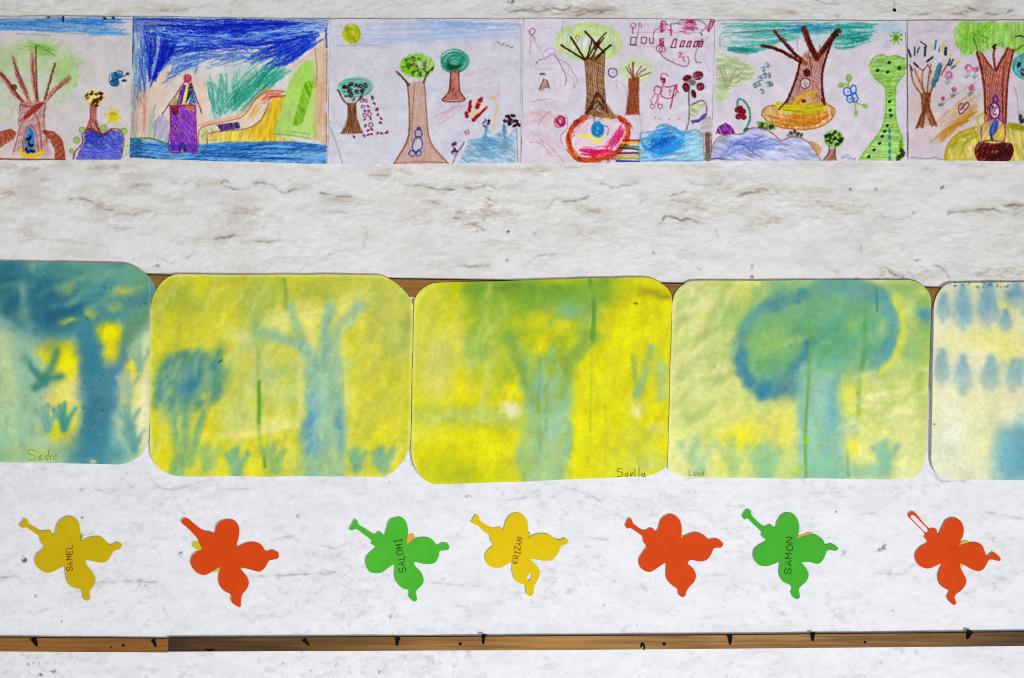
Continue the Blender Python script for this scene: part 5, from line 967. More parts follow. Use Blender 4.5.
def cdt_fill(loops, extra):
    """triangulated flat shape from closed loops (first outer, others holes)"""
    pts, edges = [], []
    for lp in loops:
        b = len(pts); pts += [Vector(p) for p in lp]; edges += [(b + k, b + (k + 1) % len(lp)) for k in range(len(lp))]
    E = np.array(extra)
    if len(E):
        ok = inside(E[:, 0], E[:, 1], loops[0])
        for h in loops[1:]:
            ok &= ~inside(E[:, 0], E[:, 1], h)
        for lp in loops:
            ok &= seg_dist(E[:, 0], E[:, 1], np.vstack([lp, lp[:1]])) > .3
        pts += [Vector(p) for p in E[ok]]
    v, e, f, *_ = delaunay_2d_cdt(pts, edges, [], 0, 1e-5)
    v = np.array([tuple(x) for x in v]); f = np.array([x for x in f if len(x) == 3])
    c = v[f].mean(1)
    ok = inside(c[:, 0], c[:, 1], loops[0])
    for h in loops[1:]:
        ok &= ~inside(c[:, 0], c[:, 1], h)
    f = f[ok]
    # consistent turning
    a = v[f]; cr = (a[:, 1, 0] - a[:, 0, 0]) * (a[:, 2, 1] - a[:, 0, 1]) - (a[:, 1, 1] - a[:, 0, 1]) * (a[:, 2, 0] - a[:, 0, 0])
    f[cr > 0] = f[cr > 0][:, ::-1]
    return v, f

def flat_piece(name, mat, v, f, depth, colour, thick, parent):
    used = np.unique(f); mp = np.full(len(v), -1); mp[used] = np.arange(len(used)); v = v[used]; f = mp[f]
    d = depth(v[:, 0], v[:, 1])
    front = world_arr(v[:, 0], v[:, 1], d); back = front.copy(); back[:, 1] += thick
    n = len(v)
    ed = set()
    for tri in f:
        for p, q in ((tri[0], tri[1]), (tri[1], tri[2]), (tri[2], tri[0])):
            ed.add((p, q))
    rim = []
    for (p, q) in ed:
        if (q, p) not in ed:
            rim += [(q, p, p + n), (q, p + n, q + n)]
    C = colour(v[:, 0], v[:, 1])
    me = grid_mesh(name, np.vstack([front, back]), np.vstack([f, f[:, ::-1] + n, np.array(rim)]), np.vstack([C, C]))
    bm = bmesh.new(); bm.from_mesh(me); bmesh.ops.recalc_face_normals(bm, faces=bm.faces); bm.to_mesh(me); bm.free()
    o = link(name, me, mat, None, False)
    recentre(o)
    if parent:
        o.location = o.location - parent.location; o.parent = parent
    return o

def flat_shape(name, mat, loops, extra, depth, colour, thick=.0006, parent=None, split=None):
    v, f = cdt_fill(loops, extra)
    if split is None:
        return flat_piece(name, mat, v, f, depth, colour, thick, parent)
    c = v[f].mean(1); m = inside(c[:, 0], c[:, 1], split)
    o = flat_piece(name, mat, v, f[~m], depth, colour, thick, parent)
    flat_piece('stem', mat, v, f[m], depth, colour, thick, o)
    return o

def ink(name, strokes, w, depth, mat, parent):
    """pen strokes lying on a sheet: thin ribbons of ink, strokes in photo units"""
    V, F = [], []
    for p in strokes:
        p = np.asarray(p, float)
        t = np.gradient(p, axis=0); t /= np.hypot(t[:, 0], t[:, 1])[:, None] + 1e-9
        nrm = np.c_[-t[:, 1], t[:, 0]] * w / 2
        p = p.copy(); p[0] -= t[0] * w * .3; p[-1] += t[-1] * w * .3
        L, R = p + nrm, p - nrm
        b = len(V)
        for q in (L, R):
            dd = depth(q[:, 0], q[:, 1])
            V += [tuple(x) for x in world_arr(q[:, 0], q[:, 1], dd + .00012)]
        k = len(p)
        for i in range(k - 1):
            F.append((b + i, b + k + i, b + k + i + 1, b + i + 1))
    V = np.array(V); n = len(V); back = V.copy(); back[:, 1] += .0001
    F = np.array(F)
    me = grid_mesh(name, np.vstack([V, back]), np.vstack([F, F[:, ::-1] + n]))
    o = link(name, me, mat, None, False)
    recentre(o)
    o.location = o.location - parent.location; o.parent = parent
    return o

def ink_mat(name, c):
    m, nt, b = principled(name, .7, .15)
    no = nt.nodes.new('ShaderNodeTexNoise'); no.inputs['Scale'].default_value = 900
    ra = nt.nodes.new('ShaderNodeValToRGB'); k = lin(hx(c))
    ra.color_ramp.elements[0].color = (*(k * .7), 1); ra.color_ramp.elements[1].color = (*np.minimum(k * 1.3, 1), 1)
    nt.links.new(no.outputs['Fac'], ra.inputs['Fac']); nt.links.new(ra.outputs['Color'], b.inputs['Base Color'])
    return m

def box_bm(bm, x0, x1, y0, y1, z0, z1):
    g = bmesh.ops.create_cube(bm, size=1)
    for v in g['verts']:
        v.co = Vector(((x0 + x1) / 2 + v.co.x * (x1 - x0), (y0 + y1) / 2 + v.co.y * (y1 - y0), (z0 + z1) / 2 + v.co.z * (z1 - z0)))
    return g['verts']

# ================================================================== the limewashed wall
CRACK_TILES = [
 (0, 160, 5.12, [([350,200,420,195,480,225,540,250,600,262], .8), ([600,275,700,277,760,258], .45), ([580,345,640,350,720,340], .4), ([0,172,40,162,80,182], .5), ([880,110,920,125], .6), ([930,140,960,115,985,110,1010,130], .8), ([800,495,860,525,900,520,970,495,1000,460], .5), ([480,45,560,45,640,20], .5), ([160,400,280,405,430,420,540,440], .4), ([560,165,600,180], .4), ([200,110,290,90], .3), ([110,380,140,390], .6), ([690,130,760,120], .4)]),
 (200, 160, 5.12, [([105,125,120,105,150,112], .7), ([130,135,200,152,250,143], .7), ([280,122,335,120,380,140,430,163,490,148,545,150], 1.3), ([615,168,690,185,770,185], 1.0), ([120,250,180,265,260,268,330,300], .4), ([40,315,95,275], .6), ([80,405,130,390,190,380,240,390,280,408,350,412,410,412], 1.1), ([860,75,960,80], .6), ([838,435,850,365], .6), ([560,270,680,265,770,270], .35), ([890,240,920,232], .6), ([300,580,350,555], .4), ([680,470,820,460], .3)]),
 (400, 160, 5.12, [([20,125,100,130,180,150,260,155,330,148,400,138,450,120], .95), ([380,110,430,115,500,150], .7), ([100,215,160,210,240,235], .5), ([425,305,460,280,500,272,555,268], 1.4), ([440,190,490,220], .5), ([285,272,330,265], .7), ([260,300,300,295,310,300], .7), ([360,310,390,335,430,360], .7), ([290,540,370,545,450,538], .6), ([750,250,790,205,830,195], .6), ([830,215,900,205,990,180], .9), ([900,260,1020,262], .5), ([640,545,700,495,850,482], .45), ([410,65,450,70], .5), ([0,60,60,70], .4), ([220,330,250,320], .6), ([680,60,800,50,900,35], .4)]),
 (600, 160, 5.12, [([0,120,40,122,60,135,120,130,190,115], .6), ([305,330,330,290,370,285,410,305,450,300,520,325], 1.3), ([330,185,390,178,440,160], .7), ([470,122,540,122,620,118], .8), ([700,185,780,165,860,155], 1.0), ([900,160,940,180,980,205], .8), ([930,160,1000,165], .5), ([590,330,605,400], .5), ([340,240,390,220,460,215], .4), ([330,380,400,390], .4), ([870,300,900,310,960,290], .4), ([760,300,780,320], .5), ([540,170,560,180], .5), ([500,555,525,575], .6)]),
 (824, 160, 5.12, [([285,550,320,548,360,578,410,600], 1.3), ([550,540,600,550,640,600], 1.0), ([190,430,200,500,165,612], .6), ([0,540,40,560,70,577], .7), ([640,270,740,262,830,260,870,258,915,275], .8), ([930,238,975,230,1020,232], 1.0), ([960,285,990,275,1024,285], .9), ([780,582,830,575], .8), ([870,390,1000,375], .4), ([290,285,340,295,400,305,440,290], .5), ([430,180,470,160], .7), ([830,565,860,560,920,580], .6), ([480,40,560,50,610,38], .5), ([100,270,200,262], .4), ([450,600,480,580], .6)]),
 (510, 0, 3.94, [([0,45,60,38,100,45,150,40], 1.0), ([170,35,210,40,240,25], .8), ([260,62,310,52,370,42,440,40], 1.0), ([250,50,300,40], .6)]),
 (770, 0, 4.03, [([180,0,220,12,270,14], .8), ([20,50,60,45,100,48], .6), ([800,30,850,45,910,55,980,40], 1.1), ([600,60,660,50], .7), ([270,70,300,45], .5), ([520,40,560,55,600,45], .5)]),
 (0, 0, 3.94, [([600,40,680,45,740,35], .5), ([900,50,980,35], .4), ([350,20,420,14], .3)]),
 (0, 465, 3.873, [([310,95,360,90,410,110], .45), ([410,90,500,110,560,130], .4), ([600,80,680,90,800,60,850,70], .45), ([380,455,500,450,620,455], .6), ([0,435,60,430], .6), ([30,345,90,335], .5), ([850,95,1000,90], .35), ([130,580,180,560], .4), ([620,500,640,570,680,620], .35), ([270,250,330,270], .4), ([600,280,680,290], .3), ([880,560,940,580], .3)]),
 (250, 465, 3.873, [([0,432,80,430,200,425,330,415], .55), ([100,290,160,270,220,240], .45), ([220,300,330,320,380,300], .35), ([370,90,420,110,470,100], .35), ([700,455,800,465,900,470], .35), ([110,250,150,270,220,260], .4), ([840,120,900,125], .4), ([780,540,840,550], .35)]),
 (500, 470, 3.873, [([0,120,60,110,150,100], .4), ([280,70,330,90,390,120], .4), ([340,260,420,270], .4), ([780,580,820,570], .4)]),
 (764, 470, 3.873, [([380,170,430,165], .4), ([850,160,1000,190], .45), ([900,420,960,430], .5), ([950,550,1000,560], .4), ([440,400,540,405], .35), ([180,90,300,85], .35), ([660,15,690,45,780,45], .6), ([60,380,160,385], .3)]),
]
CHIPS = [(155.6, 265.5, 2.2), (641.6, 201.5, 1.6), (741.6, 206.5, 1.3), (687, 245, 1.3), (654, 251.5, 1.7), (751.5, 266.5, 2.0), (752, 277, 1.3), (851, 188.5, 1.7), (876, 189, 1.0), (942, 187.5, 1.6), (948.5, 214, 1.3), (917, 259.8, 1.8), (901, 219, 1.2), (913, 213.5, 1.4), (228, 224, 1.3), (263, 227, 1.0), (477, 231, 1.4), (508, 231, 1.6), (534, 232.5, 1.3), (506.5, 260, 1.2), (456.5, 218, 1.5), (455, 217, 1.2), (474, 265.5, 1.4), (25, 560, 2.6), (34.5, 597, 2.0), (82.5, 517, 1.3), (22, 556, 1.6), (297, 515.5, 1.4), (297, 518, 1.0), (378.5, 501.5, 1.4), (389.5, 481.5, 1.6), (465.8, 496, 1.4), (458, 534, 1.3), (442, 579, 1.5), (278, 579, 1.2), (390, 617, 1.5), (614, 580.5, 1.5), (836, 511.5, 1.4), (843, 553.5, 2.2), (883, 547, 3.0), (879, 549, 2.2), (982, 515, 1.3), (180, 553, 2.2), (28, 664, 1.4), (33, 663, 1.2), (38.5, 663, 1.3), (41, 675, 2.0), (52.5, 672, 2.2), (53.5, 664, 1.0), (335, 665, 1.8), (310.5, 670.5, 1.3), (380, 671, 1.8), (487, 662, 1.0), (282, 664, 1.2), (512, 1.5, 3.0), (967, 11, 1.2), (962, 12, 1.4), (836, 15, 1.4), (600, 12, 1.5), (566, 5, 1.2), (603.5, 605.5, 1.0), (638, 625.5, 1.4), (893, 611, 1.0), (92, 161, 1.0), (145, 585, 1.3), (122, 587, 1.0), (61, 622, 1.2)]
STAINS = [  # x, y, rx, ry, strength, tint of old earth showing through the wash
 (466, 190, 40, 9, .10), (482, 212, 26, 9, .17), (490, 202, 9, 7, .22), (472, 221, 13, 7, .18), (505, 217, 22, 8, .13), (422, 218, 16, 7, .11), (435, 203, 16, 4, .12), (580, 205, 16, 6, .10), (595, 210, 22, 6, .14), (440, 189, 30, 5, .10), (476, 186, 14, 4, .16), (700, 207, 34, 12, .10), (765, 190, 16, 5, .14), (745, 190, 26, 6, .10), (768, 220, 16, 6, .14), (835, 207, 34, 12, .13), (842, 212, 22, 5, .14), (680, 222, 18, 5, .10), (888, 275, 14, 5, .20), (920, 272, 16, 8, .18), (1005, 273, 28, 6, .18), (983, 273, 8, 3, .18), (1012, 206, 14, 5, .18), (980, 212, 16, 4, .12), (250, 213, 18, 7, .12), (232, 238, 16, 6, .08), (238, 241, 14, 4, .10), (135, 214, 24, 5, .14), (118, 227, 12, 3, .14), (98, 203, 22, 5, .10), (110, 168, 22, 4, .14), (26, 234, 9, 6, .13), (8, 195, 10, 5, .14), (140, 186, 14, 8, .07), (182, 212, 16, 5, .08), (345, 200, 14, 6, .10), (335, 198, 10, 3, .08), (30, 168, 24, 4, .10), (540, 10, 26, 5, .16), (580, 12, 30, 5, .18), (600, 8, 20, 4, .12), (960, 12, 30, 6, .16), (920, 8, 30, 6, .10), (800, 5, 24, 5, .09), (720, 10, 40, 5, .07), (790, 13, 30, 4, .08), (440, 265, 18, 3, .12), (475, 265, 10, 3, .10), (545, 168, 30, 4, .08), (395, 175, 16, 6, .08), (585, 235, 12, 6, .10), (165, 8, 22, 5, .10), (60, 10, 80, 8, .05), (1010, 245, 40, 30, .05), (550, 668, 12, 4, .12), (95, 655, 12, 5, .06)]

def wall_height(X, Y):
    """relief in photo units (out of the wall positive)"""
    h = 1.6 * fbm(X / 170, Y / 75, 3, 3) + 2.1 * fbm(X / 62, Y / 24, 7, 4, .55)
    up = np.clip((330 - Y) / 90, 0, 1)
    wx = X + 9 * fbm(X / 22, Y / 14, 5, 3); wy = Y + 6 * fbm(X / 25, Y / 12, 6, 3)
    h += (.6 + .5 * up) * fbm(wx / 17, wy / 10, 13, 5, .65)
    h -= (.55 + .5 * up) * np.clip(.10 - np.abs(fbm(wx / 26, wy / 9, 19, 4, .6)), 0, .1) * 6 * np.clip(fbm(X / 60, Y / 30, 20, 3) * 4 + .2, 0, 1)
    tq = fbm(wx / 46, wy / 15, 27, 4, .55) * 11; fr = tq - np.floor(tq)
    h += .6 * (.2 + up) * (np.floor(tq) + np.clip(fr / .22, 0, 1) - tq) * np.clip(fbm(X / 80, Y / 40, 28, 3) * 4 + .45, 0, 1.2)
    h += (.5 + .35 * up) * fbm(X / 4.2, Y / 3.8, 17, 4, .75)
    pit = np.clip(fbm(wx / 6, wy / 5, 29, 3, .6) - .2, 0, 1)
    h -= 3.0 * pit
    rough = np.zeros(X.shape)
    for x, y, rx, ry, st in STAINS:
        rough = np.maximum(rough, np.clip(st * 7, 0, 1.3) * np.exp(-(((X - x) / (rx * 1.25)) ** 2 + ((Y - y) / (ry * 1.5)) ** 2)))
    h += rough * (2.6 * fbm(wx / 15, wy / 6, 83, 5, .7) - 1.6 * np.clip(.07 - np.abs(fbm(wx / 13, wy / 5, 87, 4, .6)), 0, .07) / .07)
    dirt = np.zeros(X.shape); dark = np.zeros(X.shape)
    rr = np.random.RandomState(4)
    for ox, oy, k, lines in CRACK_TILES:
        for f, st in lines:
            p = pairs(f) / k; p[:, 0] += ox; p[:, 1] += oy
            p = smooth(p, step=9); jt = np.cumsum(rr.randn(*p.shape) * .28, 0); p = p + jt - np.linspace(0, 1, len(p))[:, None] * jt[-1] + rr.randn(*p.shape) * .2; st = st * 1.25
            j0, j1 = np.searchsorted(Y[:, 0], [p[:, 1].min() - 26, p[:, 1].max() + 26]); i0, i1 = np.searchsorted(X[0], [p[:, 0].min() - 26, p[:, 0].max() + 26])
            if j1 <= j0 or i1 <= i0: continue
            b = (slice(j0, j1), slice(i0, i1))
            x, y = X[b], Y[b]
            d = seg_dist(x, y, p)
            yy = np.interp(x, *(p[np.argsort(p[:, 0])].T)) if np.ptp(p[:, 0]) > np.ptp(p[:, 1]) else y
            xs = np.clip((x - p[:, 0].min()) / 6, 0, 1) * np.clip((p[:, 0].max() - x) / 6, 0, 1) if np.ptp(p[:, 0]) > np.ptp(p[:, 1]) else 1
            step = np.where(y > yy, 1.0, -.35) * np.exp(-np.abs(y - yy) / 7) * xs * np.exp(-(np.maximum(d - 8, 0) / 6) ** 2)
            vv = np.clip(.55 + 2.2 * fbm(x / 9, y / 7, 53, 3, .6), .05, 1.25)
            g = np.exp(-(d / (.55 + .35 * vv)) ** 2) * vv
            h[b] += st * (.7 * step * np.clip(vv, .4, 1) - 1.0 * g)
            dirt[b] = np.maximum(dirt[b], np.minimum(st * .62, .85) * np.exp(-(d / (.4 + .34 * vv)) ** 2) * vv + .26 * st * np.exp(-(d / 3.2) ** 2) * np.clip(vv, 0, .8) * (.4 + .6 * (y < yy)))
    for x0, y0, r in CHIPS:
        j0, j1 = np.searchsorted(Y[:, 0], [y0 - 8, y0 + 8]); i0, i1 = np.searchsorted(X[0], [x0 - 8, x0 + 8])
        if j1 <= j0 or i1 <= i0: continue
        b = (slice(j0, j1), slice(i0, i1))
        d = np.hypot(X[b] - x0 + .5 * (Y[b] - y0), Y[b] - y0)
        nz = 1 + 2.6 * fbm(X[b] / 2.2, Y[b] / 1.8, 61, 2)
        q_ = d * np.clip(nz, .35, 2.2) / (r * .62)
        h[b] -= 1.5 * np.exp(-q_ ** 2); dark[b] = np.maximum(dark[b], (.45 + .5 * rr.rand()) * np.exp(-q_ ** 4))
    return h, dirt, dark

def build_wall():
    xs = np.unique(np.r_[np.arange(-520, -20, 8.0), np.arange(-20, 1045, 1.25), np.arange(1045, 1560, 8.0)])
    ys = np.unique(np.r_[np.arange(-420, -14, 8.0), np.arange(-14, 692, 1.0), np.arange(692, 1120, 8.0)])
    X, Y = np.meshgrid(xs, ys)
    h, dirt, dark = wall_height(X, Y)
    h = np.clip(h, -3.5, 1.9 - .5 * np.clip((Y - 450) / 60, 0, 1))
    # pigment: limewash with earth showing and small grey specks
    base = np.array(WALL_ALBEDO)
    lowm = np.clip((Y - 270 + 40 * fbm(X / 120, Y / 60, 71, 3)) / 200, 0, 1)[..., None]
    C = base * (1 - lowm) + np.array([.80, .81, .838]) * lowm  # cooler, brighter light low on the wall put into the colour
    C *= (1 + .07 * fbm(X / 40, Y / 22, 31, 4) + .17 * fbm(X / 7, Y / 4, 33, 4, .7))[..., None]
    earth = np.array([.50, .42, .32]); grey = np.array([.42, .43, .46]); black = np.array([.05, .05, .06])
    e = np.zeros(X.shape); wxa = X + 10 * fbm(X / 22, Y / 14, 5, 3); wya = Y + 6 * fbm(X / 25, Y / 12, 6, 3)
    for x, y, rx, ry, s in STAINS:
        r = ((X - x) / rx) ** 2 + ((Y - y) / ry) ** 2
        e = np.maximum(e, 4.4 * s * np.exp(-r))
    e *= np.clip(.5 + 3.0 * fbm(X / 9, Y / 3.5, 37, 4, .7), 0, 1.8)
    soft = np.clip((300 - Y) / 120, 0, 1) * np.clip(fbm(X / 34, Y / 10, 41, 5, .6) * 2.4 - .08, 0, .45)
    e = np.clip(e + soft * .75, 0, .8)
    C = C * (1 - e[..., None]) + earth * e[..., None]
    d2 = np.clip(dirt, 0, .7)[..., None]
    C = C * (1 - d2) + np.array([.12, .095, .07]) * d2
    low = np.clip((Y - 300) / 150, 0, 1)
    gm = np.clip(fbm(wxa / 30, wya / 11, 73, 5, .62) * 2.2 - .02, 0, .5) * (1 - .45 * low)
    C = C * (1 - gm[..., None] * .5) + np.array([.47, .44, .40]) * gm[..., None] * .5
    sp = np.clip(fbm(X / 7, Y / 4.6, 43, 4, .75) * 3.6 - .16, 0, 1) * (.24 + .34 * low) * np.clip(fbm(X / 45, Y / 22, 47, 3) * 3.4 + .5, .08, 1)
    C = C * (1 - sp[..., None]) + grey * sp[..., None]
    rr = np.random.RandomState(8)
    tiny = (rr.rand(*X.shape) > .9982) * (.1 + .45 * rr.rand(*X.shape) ** 2)
    C = C * (1 - tiny[..., None]) + np.array([.2, .2, .22]) * tiny[..., None]
    C = C * (1 - dark[..., None]) + black * dark[..., None]
    # damp run under the small nail
    t = .35 * np.exp(-((X - 894.3) / .8) ** 2) * (Y < 11) * (Y > -12)
    C = C * (1 - t[..., None]) + np.array([.15, .14, .06]) * t[..., None]
    V = world_arr(X.ravel(), Y.ravel(), 0 * X.ravel()); V[:, 1] = -(h.ravel() * S)
    ny, nx = X.shape; i = np.arange(nx * ny).reshape(ny, nx)
    q = np.stack([i[:-1, :-1], i[1:, :-1], i[1:, 1:], i[:-1, 1:]], -1).reshape(-1, 4)
    me = grid_mesh('wall_back', V, q, C.reshape(-1, 3))
    tag(link('wall_back', me, M_WALL), 'uneven limewashed stone wall with cracks and chips', None, None, 'structure')

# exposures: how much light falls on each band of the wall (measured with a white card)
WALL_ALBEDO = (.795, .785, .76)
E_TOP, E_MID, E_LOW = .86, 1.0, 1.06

build_wall()

# ------------------------------------------------------------------ drawings
DRAWINGS = [
 ('crayon_picture', draw_red_tree, [-65, 16.3, 132.8, 16.6, 129.6, 160.3, -66, 160.6], '#cfc9cc', 'crayon drawing of a red-brown tree with a blue doorway, beside a small blue pool', .0044),
 ('crayon_picture', draw_castle, [133.0, 16.6, 329.4, 18.9, 327.7, 164.0, 129.8, 158.8], '#d6d0ce', 'crayon drawing of a purple castle by the water under a deep blue sky', .0038),
 ('crayon_picture', draw_sunny_trees, [329.6, 19.2, 523.6, 19, 520.9, 163.3, 328.0, 164.4], '#cdcad6', 'pale crayon drawing with a yellow-green sun and a tall slim tree between two small trees', .0045),
 ('crayon_picture', draw_tree_and_basket, [523.8, 18.6, 714.9, 19.4, 711.1, 161.2, 521.2, 163.6], '#d3ccd8', 'crayon drawing of a brown tree over a round red-orange basket, with maroon doodles above', .0039),
 ('crayon_picture', draw_nest_tree, [715.2, 20.5, 906.8, 20.8, 907.6, 160.8, 711.4, 161], '#d3ccd6', 'crayon drawing of a bare brown tree standing in an orange nest under a teal sky', .0038),
 ('crayon_picture', draw_boat_tree, [907.6, 20.8, 1104, 20, 1105, 162.2, 908.6, 160.2], '#cec5cd', 'crayon drawing of a green-crowned tree above a dark red boat on a yellow mound', .0047),
]
for k, (nm, fn, quad, base, lab, dep) in enumerate(DRAWINGS):
    q = pairs(quad)
    art = sheet_art(quad, base, 100 + k, 2.2)
    fn(art)
    art.press(base, 1.24, 1.06)
    art.mottle(.12, 9, 200 + k); art.mottle(.10, 2, 220 + k)
    o = sheet(nm, M_PAPER, q, [(0, 0)] * 4, (0, 0, 0, 0), (lambda dd, kk: (lambda s, t: dd + .0006 * fbm(s * 3 + kk, t * 2, 60 + kk, 2)))(dep, k), art, E_TOP, 2.1, .0003, .4)
    tag(o, lab, 'drawing', 'crayon drawings in a row across the top of the wall')

# ------------------------------------------------------------------ upper batten (behind the paintings)
def batten(name, mat, L, R, seed, d0, d1, bow=0):
    """long strip with slightly bowed, chipped edges: L, R = (x, ytop, ybottom) in photo units, front at depth d1"""
    n = 120
    rr = np.random.RandomState(seed)
    xs = np.linspace(L[0], R[0], n); f = (xs - L[0]) / (R[0] - L[0])
    yt = L[1] + (R[1] - L[1]) * f + .5 * fbm(f * 14, f * 0, seed, 3); yb = L[2] + (R[2] - L[2]) * f + .35 * fbm(f * 10, f * 0 + 9, seed + 1, 3)
    sag = bow * np.sin(np.pi * np.clip((xs - 168) / 880, 0, 1)); yt = yt - sag; yb = yb - sag
    bev = 1.0
    prof = [(0, d0, 0), (0, d1 - .0012, 0), (bev, d1, 0), (-.5, d1, 1), (0, d1 - .0009, 1), (0, d0, 1)]
    V = []
    for off, d, w in prof:
        y = np.where(w, yb, yt) + off
        V.append(world_arr(xs, y, np.full(n, d)))
    V = np.array(V); m = len(prof)
    idx = np.arange(m * n).reshape(m, n)
    F = []
    for a in range(m):
        b = (a + 1) % m
        for i in range(n - 1):
            F.append((idx[a, i], idx[b, i], idx[b, i + 1], idx[a, i + 1]))
    me = grid_mesh(name, V.reshape(-1, 3), F)
    bm = bmesh.new(); bm.from_mesh(me); bm.verts.ensure_lookup_table()
    bm.faces.new([bm.verts[j] for j in idx[:, 0]]); bm.faces.new([bm.verts[j] for j in idx[::-1, -1]])
    bmesh.ops.recalc_face_normals(bm, faces=bm.faces); bm.to_mesh(me); bm.free()
    o = link(name, me, mat, None, False)
    me.materials.append(M_TOPSHADE)
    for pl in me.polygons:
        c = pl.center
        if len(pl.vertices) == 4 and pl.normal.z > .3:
            pl.material_index = 1  # upward faces take the painted shade
    return o

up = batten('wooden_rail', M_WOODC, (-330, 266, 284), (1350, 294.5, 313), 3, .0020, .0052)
tag(up, 'brown wooden batten showing only in the gaps between the tops of the watercolour paintings', 'wood strip', 'wooden battens along the wall')

# ------------------------------------------------------------------ paintings
def hang(top, bottom, left=0, right=0, ph=0):
    """how far the sheet stands off the wall: over the batten above, dropping to the wall below, side edges lifting"""
    def d(s, t):
        k = np.clip((t - .16) / .84, 0, 1)
        base = top + (bottom - top) * (k * k * (3 - 2 * k)) ** .8
        lift = left * np.exp(-(s / .07) ** 1.3) + right * np.exp(-((1 - s) / .07) ** 1.3)
        return base + lift * np.clip(t * 3, .25, 1) + .0008 * fbm(s * 3 + ph, t * 3, 80 + ph, 2) * np.clip(t * 4 - .6, 0, 1)
    return d
PAINTINGS = [
 (paint_blue_tree, [(-113, 259), (157, 263.6), (148.3, 464.8), (-113, 459.8)], [(28, 30), (32, 24, 1.5), (33, 28), (28, 30)], (0, -1.2, 0, 0), hang(.0066, .0042, 0, .0002, 1), '#b9d8b8', 'watercolour painting of a dark blue-green forked tree and small leaf shapes'),
 (paint_olive_tree, [(150.5, 274.6), (414, 274.6), (409.6, 476.4), (149.5, 476.4)], [(28, 40), (36, 32, 1.5), (27, 34, 1.6), (34, 28)], (0, 0, 0, 0), hang(.0069, .0042, .0008, 0, 2), '#e3dc2c', 'yellow watercolour painting of a pale green branching tree with a round bluish bush'),
 (paint_yellow_green, [(414.4, 283.5), (672.2, 276), (670.4, 474.5), (410.4, 485)], [(24, 22), (30, 22, 1.7), (24, 14, 1.6), (28, 36)], (0, 0, 1, 0), hang(.0072, .0050, .0016, .0, 3), '#e6dd10', 'bright yellow watercolour painting of a blurred green tree, hung lowest of its row'),
 (paint_round_crown, [(673, 281), (932, 279.6), (925, 479.4), (667.4, 477.4)], [(22, 24), (26, 22), (16, 32), (28, 12)], (0, 0, 0, 0), hang(.0068, .0044, .0034, .0, 4), '#e0e490', 'watercolour painting of a round blue-green treetop ringed in blue on a pale trunk'),
 (paint_pale_leaves, [(934.4, 283.6), (1197, 279), (1195, 482), (930.8, 479.6)], [(18, 26), (28, 30), (28, 30), (20, 22)], (0, 0, 0, 0), hang(.0076, .0062, .0050, 0, 5), '#e4e6c6', 'pale cream watercolour painting with rows of soft blue leaf shapes'),
]
for k, (fn, cor, rad, bow, dep, base, lab) in enumerate(PAINTINGS):
    q = np.array(cor)
    art = Art(q[:, 0].min() - 2, q[:, 1].min() - 4, q[:, 0].max() + 2, q[:, 1].max() + 4, 1.5, base, 300 + k)
    fn(art)
    art.press(base, 1.08, 1.02); art.tune()
    art.mottle(.14, 14, 400 + k); art.mottle(.13, 2.5, 430 + k)
    o = sheet('watercolour_picture', M_WATER, cor, rad, bow, dep, art, E_MID, 1.5, .0005, .5)
    if art.sig:
        sg = ink('signature', art.sig, .8, o_at[o.name], ink_mat('signature_ink', ('#78963c', '', '#5f7214', '#7a9444', '')[k]), o)
        sg['label'] = 'small handwritten signature at the lower edge'
    tag(o, lab, 'painting', 'watercolour paintings in a row across the middle of the wall')

# ------------------------------------------------------------------ paper cut-outs
def spikes(cx, cy, tips, w):
    """a small ragged paper star seen only where its points reach past the lobes"""
    P = []
    n = len(tips)
    order = sorted(tips, key=lambda p: math.atan2(p[1] - cy, p[0] - cx))
    for i, (x, y) in enumerate(order):
        a = math.atan2(y - cy, x - cx); L = math.hypot(x - cx, y - cy)
        for fr, da in ((.35, -w), (.86, -w * .32), (.97, -w * .12), (.92, -w * .04), (1.0, w * .06), (.9, w * .12), (.95, w * .22), (.8, w * .32), (.35, w)):
            P.append((cx + L * fr * math.cos(a + da), cy + L * fr * math.sin(a + da)))
    return np.array(P)

CUTOUTS = [
 ('y1', '#cdb102', '#8a3c14', 'SAMEL', [(385, 422), (383, 250)], 25, 36, [(470, 190)], '#9aa020', 'yellow four-lobed paper cut-out with red lettering below the blue-green tree painting'),
 ('o1', '#d84606', '#b03a08', '', None, 0, 0, [(135, 250), (280, 437), (482, 412), (434, 250)], '#d2c41e', 'orange four-lobed paper cut-out with a solid club-shaped stem and yellow scraps peeping out'),
 ('g1', '#4cb82e', '#2c4a10', 'SALOMI', [(405, 428), (372, 208)], 32, 44, [(482, 186)], '#f0a640', 'green four-lobed paper cut-out with dark lettering between an orange and a yellow cut-out'),
 ('y2', '#e2c402', '#8c5414', 'KRIZAN', [(342, 375), (378, 205)], 25, 34, [(436, 172)], '#c9c030', 'yellow four-lobed paper cut-out with a small hole in its lower lobe'),
 ('o2', '#d84606', '#b03a08', '', None, 0, 0, [(260, 172), (445, 196)], '#d2c41e', 'orange four-lobed paper cut-out with a knobbed stem between a yellow and a green cut-out'),
 ('g2', '#44b02c', '#26420e', 'SAMON', [(370, 475), (386, 225)], 32, 40, [(443, 212), (545, 218)], '#eeb04c', 'green four-lobed paper cut-out between two orange cut-outs'),
 ('o3', '#d84606', '#b03a08', '', None, 0, 0, [(478, 232), (438, 402)], '#d2c41e', 'orange four-lobed paper cut-out with a hollow loop for a stem'),
]
KC = 6.458
